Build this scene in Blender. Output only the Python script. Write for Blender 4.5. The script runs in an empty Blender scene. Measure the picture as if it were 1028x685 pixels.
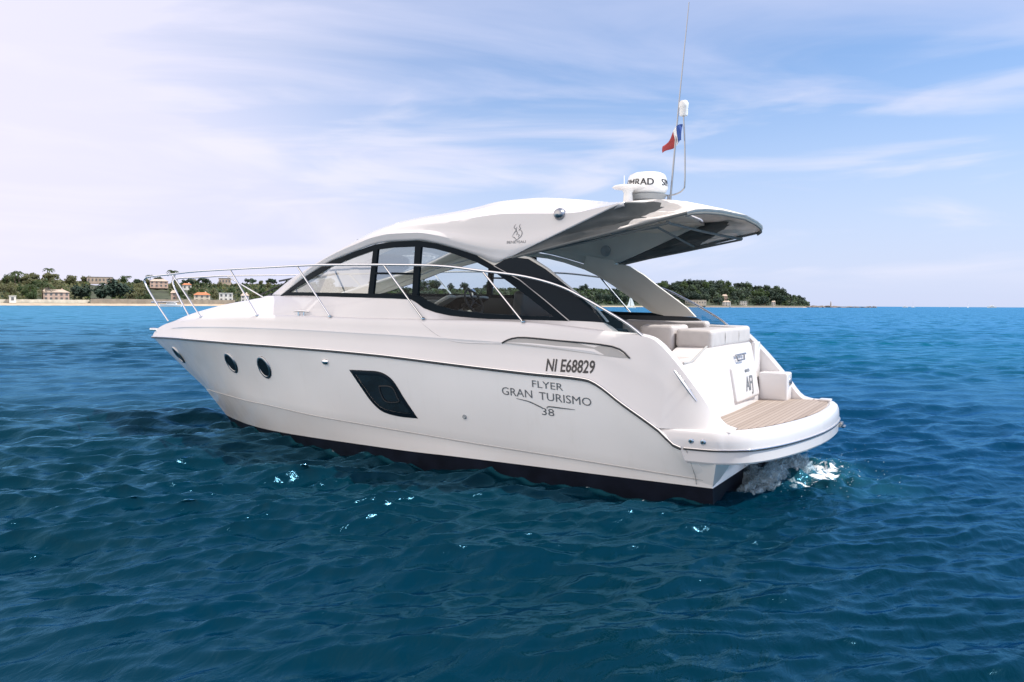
import bpy, bmesh, math, random
import numpy as np
from mathutils import Vector, Matrix
from mathutils.bvhtree import BVHTree
C = bpy.context.scene.collection
SC = bpy.context.scene
rad = math.radians
random.seed(7); RNG = np.random.default_rng(11)

# ------------------------------------------------------------------ camera
CAM = Vector((-1.6056, 9.4319, 2.1164)); YAW = rad(-58.973); PIT = rad(-2.5696); ROLL = 0.005667; FPX = 817.0
fw = Vector((math.cos(YAW)*math.cos(PIT), math.sin(YAW)*math.cos(PIT), math.sin(PIT)))
rt = Vector((math.sin(YAW), -math.cos(YAW), 0)); up = rt.cross(fw)
rt, up = rt*math.cos(ROLL)+up*math.sin(ROLL), up*math.cos(ROLL)-rt*math.sin(ROLL)
cd = bpy.data.cameras.new('camera'); cam = bpy.data.objects.new('camera', cd); C.objects.link(cam)
cam.matrix_world = Matrix(((rt.x, up.x, -fw.x, CAM.x), (rt.y, up.y, -fw.y, CAM.y), (rt.z, up.z, -fw.z, CAM.z), (0, 0, 0, 1)))
cd.sensor_width = 36; cd.lens = 36*FPX/1028; cd.clip_start = .1; cd.clip_end = 60000
SC.camera = cam
# ------------------------------------------------------------------ sky, sun, exposure
SUN_EL = 50; SUN_AZ = math.atan2(-.40, -.92)     # direction TO the sun
W = bpy.data.worlds.new('World'); SC.world = W; W.use_nodes = True
nt = W.node_tree; N = nt.nodes; L = nt.links
bg = N['Background']; bg.inputs['Strength'].default_value = 1.0
sky = N.new('ShaderNodeTexSky'); sky.sky_type = 'NISHITA'; sky.sun_disc = False
sky.sun_elevation = rad(SUN_EL); sky.sun_rotation = math.atan2(math.cos(SUN_AZ), math.sin(SUN_AZ))
sky.altitude = 0; sky.air_density = 1.0; sky.dust_density = .6; sky.ozone_density = 2.2
def nd(tree, t, **kw):
    n = tree.nodes.new(t)
    for k, v in kw.items(): setattr(n, k, v)
    return n
def mth(tree, op, a, b=None, c=None, clamp=False):
    n = tree.nodes.new('ShaderNodeMath'); n.operation = op; n.use_clamp = clamp
    for i, v in enumerate((a, b, c)):
        if v is None: continue
        if isinstance(v, (int, float)): n.inputs[i].default_value = v
        else: tree.links.new(v, n.inputs[i])
    return n.outputs[0]
def mrange(tree, v, a, b, c=0., d=1., smooth=True):
    n = tree.nodes.new('ShaderNodeMapRange'); n.interpolation_type = 'SMOOTHSTEP' if smooth else 'LINEAR'
    tree.links.new(v, n.inputs['Value'])
    for k, x in zip(('From Min', 'From Max', 'To Min', 'To Max'), (a, b, c, d)): n.inputs[k].default_value = x
    return n.outputs[0]
def mixc(tree, f, a, b, bt='MIX'):
    n = tree.nodes.new('ShaderNodeMix'); n.data_type = 'RGBA'; n.blend_type = bt
    for s, v in (('Factor', f), ('A', a), ('B', b)):
        i = [q for q in n.inputs if q.name == s and (q.type == 'RGBA' or s == 'Factor' and q.type == 'VALUE')][0]
        if isinstance(v, (int, float)): i.default_value = v
        elif isinstance(v, tuple): i.default_value = (*v, 1)
        else: tree.links.new(v, i)
    return [q for q in n.outputs if q.type == 'RGBA'][0]
tc = nd(nt, 'ShaderNodeTexCoord'); sep = nd(nt, 'ShaderNodeSeparateXYZ'); L.new(tc.outputs['Generated'], sep.inputs[0])
dx, dy, dz = sep.outputs
dzc = mth(nt, 'MAXIMUM', dz, 0.0)
den = mth(nt, 'ADD', dzc, .13)
cx = mth(nt, 'DIVIDE', dx, den); cy = mth(nt, 'DIVIDE', dy, den)
ca, sa = math.cos(YAW), math.sin(YAW)
# cloud plane turned so that its streaks lie across the view
u_ = mth(nt, 'ADD', mth(nt, 'MULTIPLY', cx, ca), mth(nt, 'MULTIPLY', cy, sa))
v_ = mth(nt, 'SUBTRACT', mth(nt, 'MULTIPLY', cx, -sa), mth(nt, 'MULTIPLY', cy, -ca))
comb = nd(nt, 'ShaderNodeCombineXYZ'); L.new(mth(nt, 'MULTIPLY', u_, 1.7), comb.inputs[0]); L.new(mth(nt, 'MULTIPLY', v_, .55), comb.inputs[1])
n1 = nd(nt, 'ShaderNodeTexNoise'); n1.inputs['Scale'].default_value = 1.0; n1.inputs['Detail'].default_value = 7; n1.inputs['Roughness'].default_value = .55; n1.inputs['Distortion'].default_value = .5
L.new(comb.outputs[0], n1.inputs['Vector'])
n2 = nd(nt, 'ShaderNodeTexNoise'); n2.inputs['Scale'].default_value = .35; n2.inputs['Detail'].default_value = 3
L.new(comb.outputs[0], n2.inputs['Vector'])
cir = mth(nt, 'MULTIPLY', mrange(nt, n1.outputs['Fac'], .40, .74), mrange(nt, n2.outputs['Fac'], .30, .56))
az_l = YAW+rad(118)                                           # veil of thin cloud up the coast, carried on behind the camera
side = mth(nt, 'ADD', mth(nt, 'MULTIPLY', dx, math.cos(az_l)), mth(nt, 'MULTIPLY', dy, math.sin(az_l)))
veil = mrange(nt, side, -.54, .16)
back = mrange(nt, side, .1, .7)
low = mrange(nt, dz, .0, .30, .74, 0.)
mask = mth(nt, 'MAXIMUM', mth(nt, 'MULTIPLY', cir, .62), low)
sr = mth(nt, 'ADD', mth(nt, 'MULTIPLY', dx, math.sin(YAW)), mth(nt, 'MULTIPLY', dy, -math.cos(YAW)))
cb2 = nd(nt, 'ShaderNodeCombineXYZ'); L.new(mth(nt, 'MULTIPLY', sr, 3.2), cb2.inputs[0]); L.new(mth(nt, 'MULTIPLY', dz, 17), cb2.inputs[1]); cb2.inputs[2].default_value = 4.7
n3 = nd(nt, 'ShaderNodeTexNoise'); n3.inputs['Scale'].default_value = 1.15; n3.inputs['Detail'].default_value = 6; n3.inputs['Roughness'].default_value = .5; n3.inputs['Distortion'].default_value = .7; L.new(cb2.outputs[0], n3.inputs['Vector'])
streak = mth(nt, 'MULTIPLY', mrange(nt, n3.outputs['Fac'], .44, .68), mth(nt, 'MULTIPLY', mrange(nt, dz, .01, .06), mrange(nt, dz, .16, .34, 1, 0)))

mask = mth(nt, 'ADD', mask, mth(nt, 'MULTIPLY', veil, .90), clamp=True)
mask = mth(nt, 'ADD', mask, .15, clamp=True)
skyb = nd(nt, 'ShaderNodeVectorMath', operation='MULTIPLY'); L.new(sky.outputs[0], skyb.inputs[0]); skyb.inputs[1].default_value = (.088, .115, .140)
cloudc = mixc(nt, veil, (.57, .62, .83), (.74, .72, .86))
cloudc = mixc(nt, back, cloudc, (1.56, 1.41, 1.33))  # brighter unseen cloud behind the camera, added to fill the shaded hull side
fin = mixc(nt, mask, skyb.outputs[0], cloudc)
fin = mixc(nt, mth(nt, 'MULTIPLY', streak, .6), fin, (.80, .775, .87))
L.new(fin, bg.inputs['Color'])
sl = bpy.data.lights.new('sun', 'SUN'); so = bpy.data.objects.new('sun', sl); C.objects.link(so)
sl.energy = 4.8; sl.angle = rad(.55); sl.color = (1, .95, .88)
sd = Vector((math.cos(SUN_AZ)*math.cos(rad(SUN_EL)), math.sin(SUN_AZ)*math.cos(rad(SUN_EL)), math.sin(rad(SUN_EL))))
so.rotation_euler = sd.to_track_quat('Z', 'Y').to_euler(); so.location = (0, 0, 60)
vs = SC.view_settings; vs.view_transform = 'Standard'; vs.look = 'None'; vs.exposure = 0.27; vs.gamma = 1; vs.use_curve_mapping = False
SC.cycles.max_bounces = 10; SC.cycles.transparent_max_bounces = 16

# ------------------------------------------------------------------ materials
def mat(name, col, rough=.5, metal=0., coat=0., spec=.5, var=0., vscale=3., bump=0., bscale=40., trans=None):
    m = bpy.data.materials.new(name); m.use_nodes = True; t = m.node_tree
    p = t.nodes['Principled BSDF']
    p.inputs['Base Color'].default_value = (*col, 1); p.inputs['Roughness'].default_value = rough
    p.inputs['Metallic'].default_value = metal; p.inputs['Coat Weight'].default_value = coat; p.inputs['Coat Roughness'].default_value = .05
    p.inputs['Specular IOR Level'].default_value = spec
    if var or bump:
        o = t.nodes.new('ShaderNodeTexCoord')
    if var:
        n = t.nodes.new('ShaderNodeTexNoise'); n.inputs['Scale'].default_value = vscale; n.inputs['Detail'].default_value = 5
        t.links.new(o.outputs['Object'], n.inputs['Vector'])
        c = mixc(t, mrange(t, n.outputs['Fac'], .3, .7), tuple(x*(1-var) for x in col), tuple(min(1, x*(1+var)) for x in col))
        t.links.new(c, p.inputs['Base Color'])
    if bump:
        n = t.nodes.new('ShaderNodeTexNoise'); n.inputs['Scale'].default_value = bscale; n.inputs['Detail'].default_value = 4
        t.links.new(o.outputs['Object'], n.inputs['Vector'])
        b = t.nodes.new('ShaderNodeBump'); b.inputs['Strength'].default_value = bump; b.inputs['Distance'].default_value = .02
        t.links.new(n.outputs['Fac'], b.inputs['Height']); t.links.new(b.outputs[0], p.inputs['Normal'])
    return m
M = {}
M['gel'] = mat('white_gelcoat', (.68, .655, .65), .22, coat=.5, var=.02, vscale=1.2)
M['hull'] = mat('hull_gelcoat', (.90, .872, .852), .18, coat=.6, var=.025, vscale=.9)  # lifted above the deck white to stand in for light bounced off water
M['liner'] = mat('beige_liner', (.60, .58, .53), .55, var=.03)
M['black'] = mat('black_gloss', (.007, .013, .020), .25, spec=.10)
M['frame'] = mat('window_black', (.006, .011, .016), .4, spec=.06)
M['anti'] = mat('antifouling', (.006, .008, .016), .5, spec=.15, var=.3, vscale=4)
M['steel'] = mat('stainless', (.72, .72, .74), .16, 1.0)
M['steeld'] = mat('dull_steel', (.35, .36, .38), .3, 1.0)
M['rubber'] = mat('black_rubber', (.02, .022, .026), .5)
M['grey'] = mat('grey_gelcoat', (.30, .32, .33), .4)
M['line'] = mat('seam_grey', (.38, .37, .36), .5)
M['vinyl'] = mat('cushion_vinyl', (.50, .465, .45), .55, var=.05, vscale=6, bump=.15, bscale=90)
M['canvas_shade'] = mat('bimini_cloth_shaded', (.105, .112, .112), .85, var=.08, vscale=5, bump=.3, bscale=14)  # darkened copy of the awning cloth, shade put into its colour
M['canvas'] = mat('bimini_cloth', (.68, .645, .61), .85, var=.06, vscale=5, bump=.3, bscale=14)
M['canvasd'] = mat('bimini_binding', (.12, .13, .13), .8)
M['dash'] = mat('dash_beige', (.55, .53, .49), .5, var=.04)
M['dark'] = mat('dark_cabin', (.018, .026, .036), .45)
M['leather'] = mat('dark_leather', (.04, .048, .06), .5)
M['letter'] = mat('letter_black', (.02, .021, .024), .35)
M['letterg'] = mat('letter_grey', (.13, .14, .15), .35)
M['plastic'] = mat('white_plastic', (.80, .79, .77), .35)
M['red'] = mat('flag_red', (.36, .05, .05), .8); M['blue'] = mat('flag_blue', (.03, .08, .30), .8); M['white'] = mat('flag_white', (.8, .8, .8), .8)
t = M['hull'].node_tree; pb = t.nodes['Principled BSDF']; oc = t.nodes.new('ShaderNodeTexCoord'); mpp = t.nodes.new('ShaderNodeMapping'); mpp.inputs['Scale'].default_value = (5.5, 5.5, .35)
t.links.new(oc.outputs['Object'], mpp.inputs['Vector']); ns = t.nodes.new('ShaderNodeTexNoise'); ns.inputs['Scale'].default_value = 1.6; ns.inputs['Detail'].default_value = 6; ns.inputs['Roughness'].default_value = .6; t.links.new(mpp.outputs[0], ns.inputs['Vector'])
base_ = pb.inputs['Base Color'].links[0].from_socket
t.links.new(mixc(t, mrange(t, ns.outputs['Fac'], .52, .80, 0, .18), base_, (.74, .70, .65)), pb.inputs['Base Color'])
t.links.new(mrange(t, ns.outputs['Fac'], .3, .7, .14, .26), pb.inputs['Roughness'])
def glass(name, tint, gl=1.0, opac=0., ocol=(.02, .03, .04)):
    m = bpy.data.materials.new(name); m.use_nodes = True; t = m.node_tree; t.nodes.clear()
    out = t.nodes.new('ShaderNodeOutputMaterial'); tr = t.nodes.new('ShaderNodeBsdfTransparent'); tr.inputs[0].default_value = (*tint, 1)
    g = t.nodes.new('ShaderNodeBsdfGlossy'); g.inputs['Roughness'].default_value = .02
    lw = t.nodes.new('ShaderNodeFresnel'); lw.inputs['IOR'].default_value = 1.45
    mx = t.nodes.new('ShaderNodeMixShader')
    t.links.new(mth(t, 'MULTIPLY', lw.outputs[0], gl, clamp=True), mx.inputs[0]); t.links.new(tr.outputs[0], mx.inputs[1]); t.links.new(g.outputs[0], mx.inputs[2])
    t.links.new(mx.outputs[0], out.inputs[0]); return m
M['glass'] = glass('clear_glass', (.84, .89, .89), .32); M['screen'] = glass('windscreen_glass', (.70, .75, .76), .4)
M['pane'] = mat('dark_glazing', (.012, .018, .024), .06, spec=.55)
M['glasst'] = glass('tinted_glass', (.62, .68, .70), 1.2)
def teak():
    m = bpy.data.materials.new('teak_planking'); m.use_nodes = True; t = m.node_tree; p = t.nodes['Principled BSDF']
    o = t.nodes.new('ShaderNodeTexCoord'); s = t.nodes.new('ShaderNodeSeparateXYZ'); t.links.new(o.outputs['Object'], s.inputs[0])
    x = mth(t, 'DIVIDE', s.outputs[0], .052); fr = mth(t, 'FRACT', x); fl = mth(t, 'FLOOR', x)
    seam = mth(t, 'LESS_THAN', mth(t, 'ABSOLUTE', mth(t, 'SUBTRACT', fr, .5)), .43)
    wn = t.nodes.new('ShaderNodeTexWhiteNoise'); wn.noise_dimensions = '1D'; t.links.new(fl, wn.inputs['W'])
    cb = t.nodes.new('ShaderNodeCombineXYZ'); t.links.new(mth(t, 'MULTIPLY', s.outputs[0], 60), cb.inputs[0]); t.links.new(mth(t, 'MULTIPLY', s.outputs[1], 5), cb.inputs[1])
    n = t.nodes.new('ShaderNodeTexNoise'); n.inputs['Scale'].default_value = 1; n.inputs['Detail'].default_value = 5; t.links.new(cb.outputs[0], n.inputs['Vector'])
    f = mth(t, 'ADD', mth(t, 'MULTIPLY', wn.outputs['Value'], .5), mth(t, 'MULTIPLY', n.outputs['Fac'], .5))
    c = mixc(t, f, (.25, .195, .155), (.41, .34, .29)); c = mixc(t, seam, (.15, .12, .11), c)
    t.links.new(c, p.inputs['Base Color']); p.inputs['Roughness'].default_value = .7
    return m
M['teak'] = teak()

# ------------------------------------------------------------------ mesh helpers
def obj(name, bm, m, parent=None, smooth=40, flat=False):
    me = bpy.data.meshes.new(name); bm.normal_update(); bm.to_mesh(me); bm.free()
    o = bpy.data.objects.new(name, me); C.objects.link(o)
    for x in (m if isinstance(m, (list, tuple)) else [m]): me.materials.append(M[x] if isinstance(x, str) else x)
    if not flat:
        me.polygons.foreach_set('use_smooth', [True]*len(me.polygons)); me.set_sharp_from_angle(angle=rad(smooth))
    if parent: o.parent = parent
    return o
def pieces(name, bm, m, parent=None, smooth=40, flat=False):
    seen = set(); groups = []
    for v0 in bm.verts:
        if v0 in seen: continue
        st_ = [v0]; seen.add(v0); g = []
        while st_:
            v = st_.pop(); g.append(v)
            for e in v.link_edges:
                w = e.other_vert(v)
                if w not in seen: seen.add(w); st_.append(w)
        groups.append(g)
    out = []
    for g in groups:
        b2 = bmesh.new(); mp_ = {v: b2.verts.new(v.co) for v in g}
        for f in {f for v in g for f in v.link_faces}: b2.faces.new([mp_[v] for v in f.verts]).material_index = f.material_index
        bmesh.ops.recalc_face_normals(b2, faces=b2.faces); out.append(obj(name, b2, m, parent, smooth, flat))
    bm.free(); return out
def thing(name, label, cat, loc=(0, 0, 0), rz=0., group=None):
    o = bpy.data.objects.new(name, None); C.objects.link(o); o.location = loc; o.rotation_euler = (0, 0, rz); o.empty_display_size = .2
    o['label'] = label; o['category'] = cat
    if group: o['group'] = group
    return o
def tag(o, label, cat, group=None):
    o['label'] = label; o['category'] = cat
    if group: o['group'] = group
    return o
def pchip(xs, ys):
    xs = np.asarray(xs, float); ys = np.asarray(ys, float); o = np.argsort(xs); xs = xs[o]; ys = ys[o]
    h = np.diff(xs); d = np.diff(ys)/h; m = np.zeros(len(xs)); m[0] = d[0]; m[-1] = d[-1]
    for i in range(1, len(xs)-1):
        if d[i-1]*d[i] > 0:
            a = 2*h[i]+h[i-1]; b = h[i]+2*h[i-1]; m[i] = (a+b)/(a/d[i-1]+b/d[i])
    def f(x):
        x = min(max(x, xs[0]), xs[-1]); i = min(max(int(np.searchsorted(xs, x))-1, 0), len(h)-1); t = (x-xs[i])/h[i]
        return float((1+2*t)*(1-t)**2*ys[i]+t*(1-t)**2*h[i]*m[i]+t*t*(3-2*t)*ys[i+1]+t*t*(t-1)*h[i]*m[i+1])
    return f
class Line:
    def __init__(s, tab):
        s.tab = sorted(tab); s.a = s.tab[0][0]; s.b = s.tab[-1][0]
        s.fy = pchip([t[0] for t in s.tab], [t[1] for t in s.tab]); s.fz = pchip([t[0] for t in s.tab], [t[2] for t in s.tab])
    def X(s, x): return Vector((x, s.fy(x), s.fz(x)))
    def S(s, t): return s.X(s.a+(s.b-s.a)*t)
def grid(bm, rows, flip=False, mi=0):
    V = [[bm.verts.new(p) for p in r] for r in rows]; F = []
    for i in range(len(V)-1):
        for j in range(len(V[0])-1):
            q = [V[i][j], V[i][j+1], V[i+1][j+1], V[i+1][j]]
            if flip: q.reverse()
            f = bm.faces.new(q); f.material_index = mi; F.append(f)
    return V
def mirror(rows): return [[Vector((p[0], -p[1], p[2])) for p in r] for r in rows]
def both(bm, rows, flip=False, mi=0):
    grid(bm, rows, flip, mi); grid(bm, mirror(rows), not flip, mi)
def weld(bm, d=1e-4): bmesh.ops.remove_doubles(bm, verts=bm.verts, dist=d)
def tube(bm, pts, r, n=10, caps=True, mi=0):
    P = [Vector(p) for p in pts]; R = r if isinstance(r, (list, tuple)) else [r]*len(P); rings = []
    up0 = None
    for i, p in enumerate(P):
        t = (P[min(i+1, len(P)-1)]-P[max(i-1, 0)]).normalized()
        if up0 is None: up0 = Vector((0, 0, 1)) if abs(t.z) < .9 else Vector((1, 0, 0))
        s = t.cross(up0).normalized(); w = s.cross(t); up0 = w
        rings.append([bm.verts.new(p+(s*math.cos(2*math.pi*k/n)+w*math.sin(2*math.pi*k/n))*R[i]) for k in range(n)])
    for i in range(len(rings)-1):
        for k in range(n):
            f = bm.faces.new((rings[i][k], rings[i][(k+1) % n], rings[i+1][(k+1) % n], rings[i+1][k])); f.material_index = mi
    if caps:
        for q in (rings[0][::-1], rings[-1]): bm.faces.new(q).material_index = mi
def smooth_path(pts, n=8):
    P = [Vector(p) for p in pts]; out = []
    for i in range(len(P)-1):
        a, b, c, d = P[max(i-1, 0)], P[i], P[i+1], P[min(i+2, len(P)-1)]
        for k in range(n):
            t = k/n; out.append(.5*((2*b)+(c-a)*t+(2*a-5*b+4*c-d)*t*t+(-a+3*b-3*c+d)*t**3))
    out.append(P[-1]); return out
def box(bm, c, s, rot=None, bev=0., seg=2, mi=0):
    r = bmesh.ops.create_cube(bm, size=1); vs_ = r['verts']
    bmesh.ops.scale(bm, vec=Vector(s), verts=vs_)
    fs = {f for v in vs_ for f in v.link_faces}
    if bev:
        es = list({e for v in vs_ for e in v.link_edges})
        rr = bmesh.ops.bevel(bm, geom=es, offset=bev, segments=seg, profile=.6, affect='EDGES')
        fs = {f for f in rr['faces']} | {f for f in fs if f.is_valid}
        vs_ = list({v for f in fs for v in f.verts}); fs = {f for v in vs_ for f in v.link_faces}
    if rot is not None: bmesh.ops.rotate(bm, cent=(0, 0, 0), matrix=rot.to_matrix() if hasattr(rot, 'to_matrix') else rot, verts=vs_)
    bmesh.ops.translate(bm, vec=Vector(c), verts=vs_)
    for f in fs: f.material_index = mi
    return vs_
def lathe(bm, prof, c=(0, 0, 0), n=24, axis='Z', mi=0):
    rings = []
    for r, h in prof:
        ring = []
        for k in range(n):
            a = 2*math.pi*k/n; p = (r*math.cos(a), r*math.sin(a), h)
            if axis == 'X': p = (h, p[0], p[1])
            if axis == 'Y': p = (p[0], h, p[1])
            ring.append(bm.verts.new(Vector(p)+Vector(c)))
        rings.append(ring)
    for i in range(len(rings)-1):
        for k in range(n):
            try: bm.faces.new((rings[i][k], rings[i][(k+1) % n], rings[i+1][(k+1) % n], rings[i+1][k])).material_index = mi
            except ValueError: pass
    for q in (rings[0], rings[-1]):
        try: bm.faces.new(q).material_index = mi
        except ValueError: pass
    bmesh.ops.recalc_face_normals(bm, faces=bm.faces)
def poly(bm, pts, th=0., direction=Vector((0, 1, 0))):
    v = [bm.verts.new(Vector(p)) for p in pts]; f = bm.faces.new(v)
    if th:
        r = bmesh.ops.extrude_face_region(bm, geom=[f]); nv = [x for x in r['geom'] if isinstance(x, bmesh.types.BMVert)]
        bmesh.ops.translate(bm, vec=direction*th, verts=nv)
    bmesh.ops.triangulate(bm, faces=[q for q in bm.faces if len(q.verts) > 4])
    bmesh.ops.recalc_face_normals(bm, faces=bm.faces)
def text_bm(s, size, sx=1., bold=0., shear=0.):
    cu = bpy.data.curves.new('txt', 'FONT'); cu.body = s; cu.size = size; cu.align_x = 'CENTER'; cu.align_y = 'CENTER'; cu.offset = bold; cu.resolution_u = 3; cu.shear = shear
    o = bpy.data.objects.new('txt', cu); C.objects.link(o); dg = bpy.context.evaluated_depsgraph_get()
    me = bpy.data.meshes.new_from_object(o.evaluated_get(dg)); bm = bmesh.new(); bm.from_mesh(me)
    bpy.data.objects.remove(o); bpy.data.meshes.remove(me); bpy.data.curves.remove(cu)
    for v in bm.verts: v.co.x *= sx
    return bm

# ================================================================== THE YACHT (X forward, Y to port, Z up)
yacht = thing('motor_yacht', 'large white motor yacht with arched black side windows and aft sun awning in the foreground', 'motor yacht')
yacht.rotation_euler = (-.009, 0, 0)
RUB = [(1.02, 1.70, .72), (1.087, 1.703, .722), (1.324, 1.713, .89), (1.7, 1.728, 1.122), (2.03, 1.74, 1.33), (2.1, 1.742, 1.352), (2.8, 1.748, 1.386), (3.58, 1.756, 1.428), (4, 1.76, 1.454), (5, 1.76, 1.51), (6, 1.729, 1.54), (7.04, 1.633, 1.554), (8.29, 1.392, 1.557), (9.46, 1.04, 1.55), (10.5, .61, 1.528), (11.3, .25, 1.502), (11.65, .09, 1.488), (11.8, 0, 1.482)]
KN = [(.82, 1.52, .385), (2.16, 1.571, .455), (3.7, 1.579, .518), (4.48, 1.575, .556), (5.96, 1.522, .618), (7.62, 1.215, .671), (8.8, .80, .672), (9.6, .42, .65), (10.1, .13, .625), (10.32, 0, .61)]
AF = [(.82, 1.493, .305), (2.11, 1.531, .315), (3.88, 1.539, .32), (4.6, 1.516, .31), (5.475, 1.452, .305), (6.47, 1.306, .285), (7.5, 1.026, .245), (8.5, .633, .205), (9.3, .25, .185), (9.80, 0, .18)]
WLB = [(.82, 1.42, -.2), (2.1, 1.45, -.2), (3.9, 1.45, -.2), (5.5, 1.34, -.2), (6.5, 1.15, -.2), (7.5, .84, -.2), (8.5, .45, -.2), (9.4, 0, -.2)]
KEEL = [(.82, .0, -.75), (7, 0, -.7), (8.8, 0, -.4)]
lr, lk, la, lw, lke = Line(RUB), Line(KN), Line(AF), Line(WLB), Line(KEEL)
SS = sorted(set([i/100 for i in range(101)]+[.002+.004*i for i in range(30)]))
rows = []
for s in SS:
    a, b = lr.S(s), lk.S(s); r = [a]
    for j in range(1, 8):
        t = j/8; p = a.lerp(b, t); fl = math.sin(math.pi*t)*max(0, min(1, (p.x-5.5)/3))*.05*min(1, (11.3-p.x)/2) ; p.y = max(0, p.y-fl) if s < 1 else 0
        p.y += math.sin(math.pi*t)*.025*max(0, 1-max(0, p.x-4)/3); r.append(p)
    r.append(b)
    b2 = b.copy(); b2.z -= .012; b2.y = max(0, b2.y-.006) if s < 1 else 0; r.append(b2)
    c = la.S(s); r += [b2.lerp(c, .5), c]
    rows.append(r)
bm = bmesh.new(); both(bm, rows); weld(bm)
# closed stern faces of the hull under the platform
st = rows[0]
v = [Vector((p.x, p.y, p.z)) for p in st]; v = v+[Vector((p.x, -p.y, p.z)) for p in reversed(st)]
bm.faces.new([bm.verts.new(p) for p in v])
bmesh.ops.recalc_face_normals(bm, faces=bm.faces)
hull = obj('hull', bm, 'hull', yacht, 30)
bm = bmesh.new(); rows2 = [[la.S(s), lw.S(s), lke.S(s)] for s in SS]; both(bm, rows2)
v = rows2[0]; v = v+[Vector((p.x, -p.y, p.z)) for p in reversed(v[:-1])]; bm.faces.new([bm.verts.new(p) for p in v])
weld(bm); bmesh.ops.recalc_face_normals(bm, faces=bm.faces); obj('antifouling', bm, 'anti', hull, 30)

# ---- deck moulding: bulwark, coaming, side of the coachroof
RUBD = [(.62, 1.60, .90), (.9, 1.635, .90), (1.2, 1.685, .90), (1.33, 1.714, .902), (1.38, 1.716, .93)]+[t for t in RUB if t[0] > 1.5]
DE = [(.60, 1.52, .905), (.70, 1.52, .931), (.92, 1.54, 1.215), (1.138, 1.556, 1.492), (1.26, 1.56, 1.63), (1.36, 1.565, 1.73), (1.45, 1.57, 1.79), (1.564, 1.573, 1.818), (1.844, 1.584, 1.838), (2.2, 1.59, 1.87), (2.929, 1.599, 1.925), (3.684, 1.607, 1.936), (5.19, 1.604, 1.939), (6.39, 1.545, 1.953), (7.445, 1.414, 1.947), (8.97, 1.058, 1.896), (10.147, .634, 1.829), (11.0, .29, 1.74), (11.5, .10, 1.64), (11.74, 0, 1.56)]
lrd, lde = Line(RUBD), Line(DE)
WB = [(1.86, 1.492, 1.86), (2.01, 1.489, 1.94), (2.45, 1.489, 1.957), (3.47, 1.488, 1.963), (4.009, 1.486, 1.994), (4.231, 1.484, 2.031), (4.418, 1.481, 2.083), (4.522, 1.476, 2.144), (4.622, 1.466, 2.187), (4.921, 1.444, 2.2), (5.355, 1.414, 2.208), (5.84, 1.348, 2.217), (6.371, 1.263, 2.228), (7.396, .982, 2.235), (8.0, .70, 2.232), (8.3, .45, 2.226), (8.42, .2, 2.222), (8.45, 0, 2.22)]
lwb = Line(WB)
rows = []
for s in SS:
    a, d = lrd.S(s), lde.S(s); k = max(0, min(1, (a.x-1.2)/.8)); k2 = max(0, min(1, (11.4-a.x)/1.5))
    r = [a]
    for t in (.12, .3, .5, .58, .64, .8, .92, 1):
        p = a.lerp(d, t); o = .0
        if t == .58: o = .022*k
        elif t == .64: o = .012*k
        elif t == .5: o = .008*k
        elif t == .8: o = .016*k
        elif t == .92: o = .014*k
        p.y += o*k2; r.append(p)
    top = .10 if d.x < 1.9 else max(.04, .10-.06*(d.x-1.9)/.6)
    n1 = Vector((d.x, max(0, d.y-.02), d.z+.012*k2)); n2 = Vector((d.x, max(0, d.y-top), d.z+.014*k2)); r += [n1, n2]
    rows.append(r)
bm = bmesh.new(); both(bm, rows)
inw = []
for i in range(60):                                # inner side of the cockpit coaming
    x = .60+(2.4-.6)*i/59; d = lde.X(x); inw.append([Vector((x, d.y-(.10 if x < 1.9 else max(.04, .10-.06*(x-1.9)/.6)), d.z+.014)), Vector((x, d.y-.125, d.z-.02)), Vector((x, 1.405, .88))])
both(bm, inw)
sl_ = []
for i in range(90):                                # slope from side deck up to the window base
    x = 1.86+(8.3-1.86)*i/89; d = lde.X(x); w_ = lwb.X(x)
    a = Vector((x, d.y-max(.04, .10-.06*max(0, x-1.9)/.6), d.z+.014)); w2 = Vector((w_.x, w_.y, w_.z))
    q = []
    for t in (0, .08, .3, .6, .9, 1): 
        p = a.lerp(w2, t); p.z += .02*math.sin(math.pi*t)*min(1, max(0, (x-4)/1.5)); q.append(p)
    sl_.append(q)
both(bm, sl_)
inn = []
for i in range(60):
    x = 1.9+(7.3-1.9)*i/59; w_ = lwb.X(x); inn.append([Vector((x, w_.y-.035, w_.z)), Vector((x, w_.y-.06, .9))])
both(bm, inn, mi=2)
weld(bm, 2e-4)
for v in bm.verts:
    if v.co.y < 0 and v.co.x < 1.9 and v.co.z > .87: v.co.x -= .17*min(1, (1.9-v.co.x)/1.25)
bmesh.ops.recalc_face_normals(bm, faces=bm.faces)
deck = obj('deck_moulding', bm, ['gel', 'liner', 'dark'], yacht, 32)
# ---- foredeck dome
CZ = pchip([7, 8.44, 8.71, 9.3, 9.93, 10.34, 10.66, 11.07, 11.4, 11.74], [2.225, 2.225, 2.195, 2.125, 2.025, 1.945, 1.85, 1.77, 1.67, 1.57])
rows = []
for i in range(70):
    x = 7.0+(11.735-7.0)*i/69; d = lde.X(x); ye = max(.001, d.y-.04); ze = d.z+.014; zc = max(CZ(x), ze+.002)
    rows.append([Vector((x, ye*t, ze+(zc-ze)*(1-abs(t)**2.4))) for t in [j/16-1 for j in range(33)]])
bm = bmesh.new(); grid(bm, rows); bmesh.ops.recalc_face_normals(bm, faces=bm.faces)
foredeck = obj('foredeck', bm, 'gel', yacht, 50)

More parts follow.
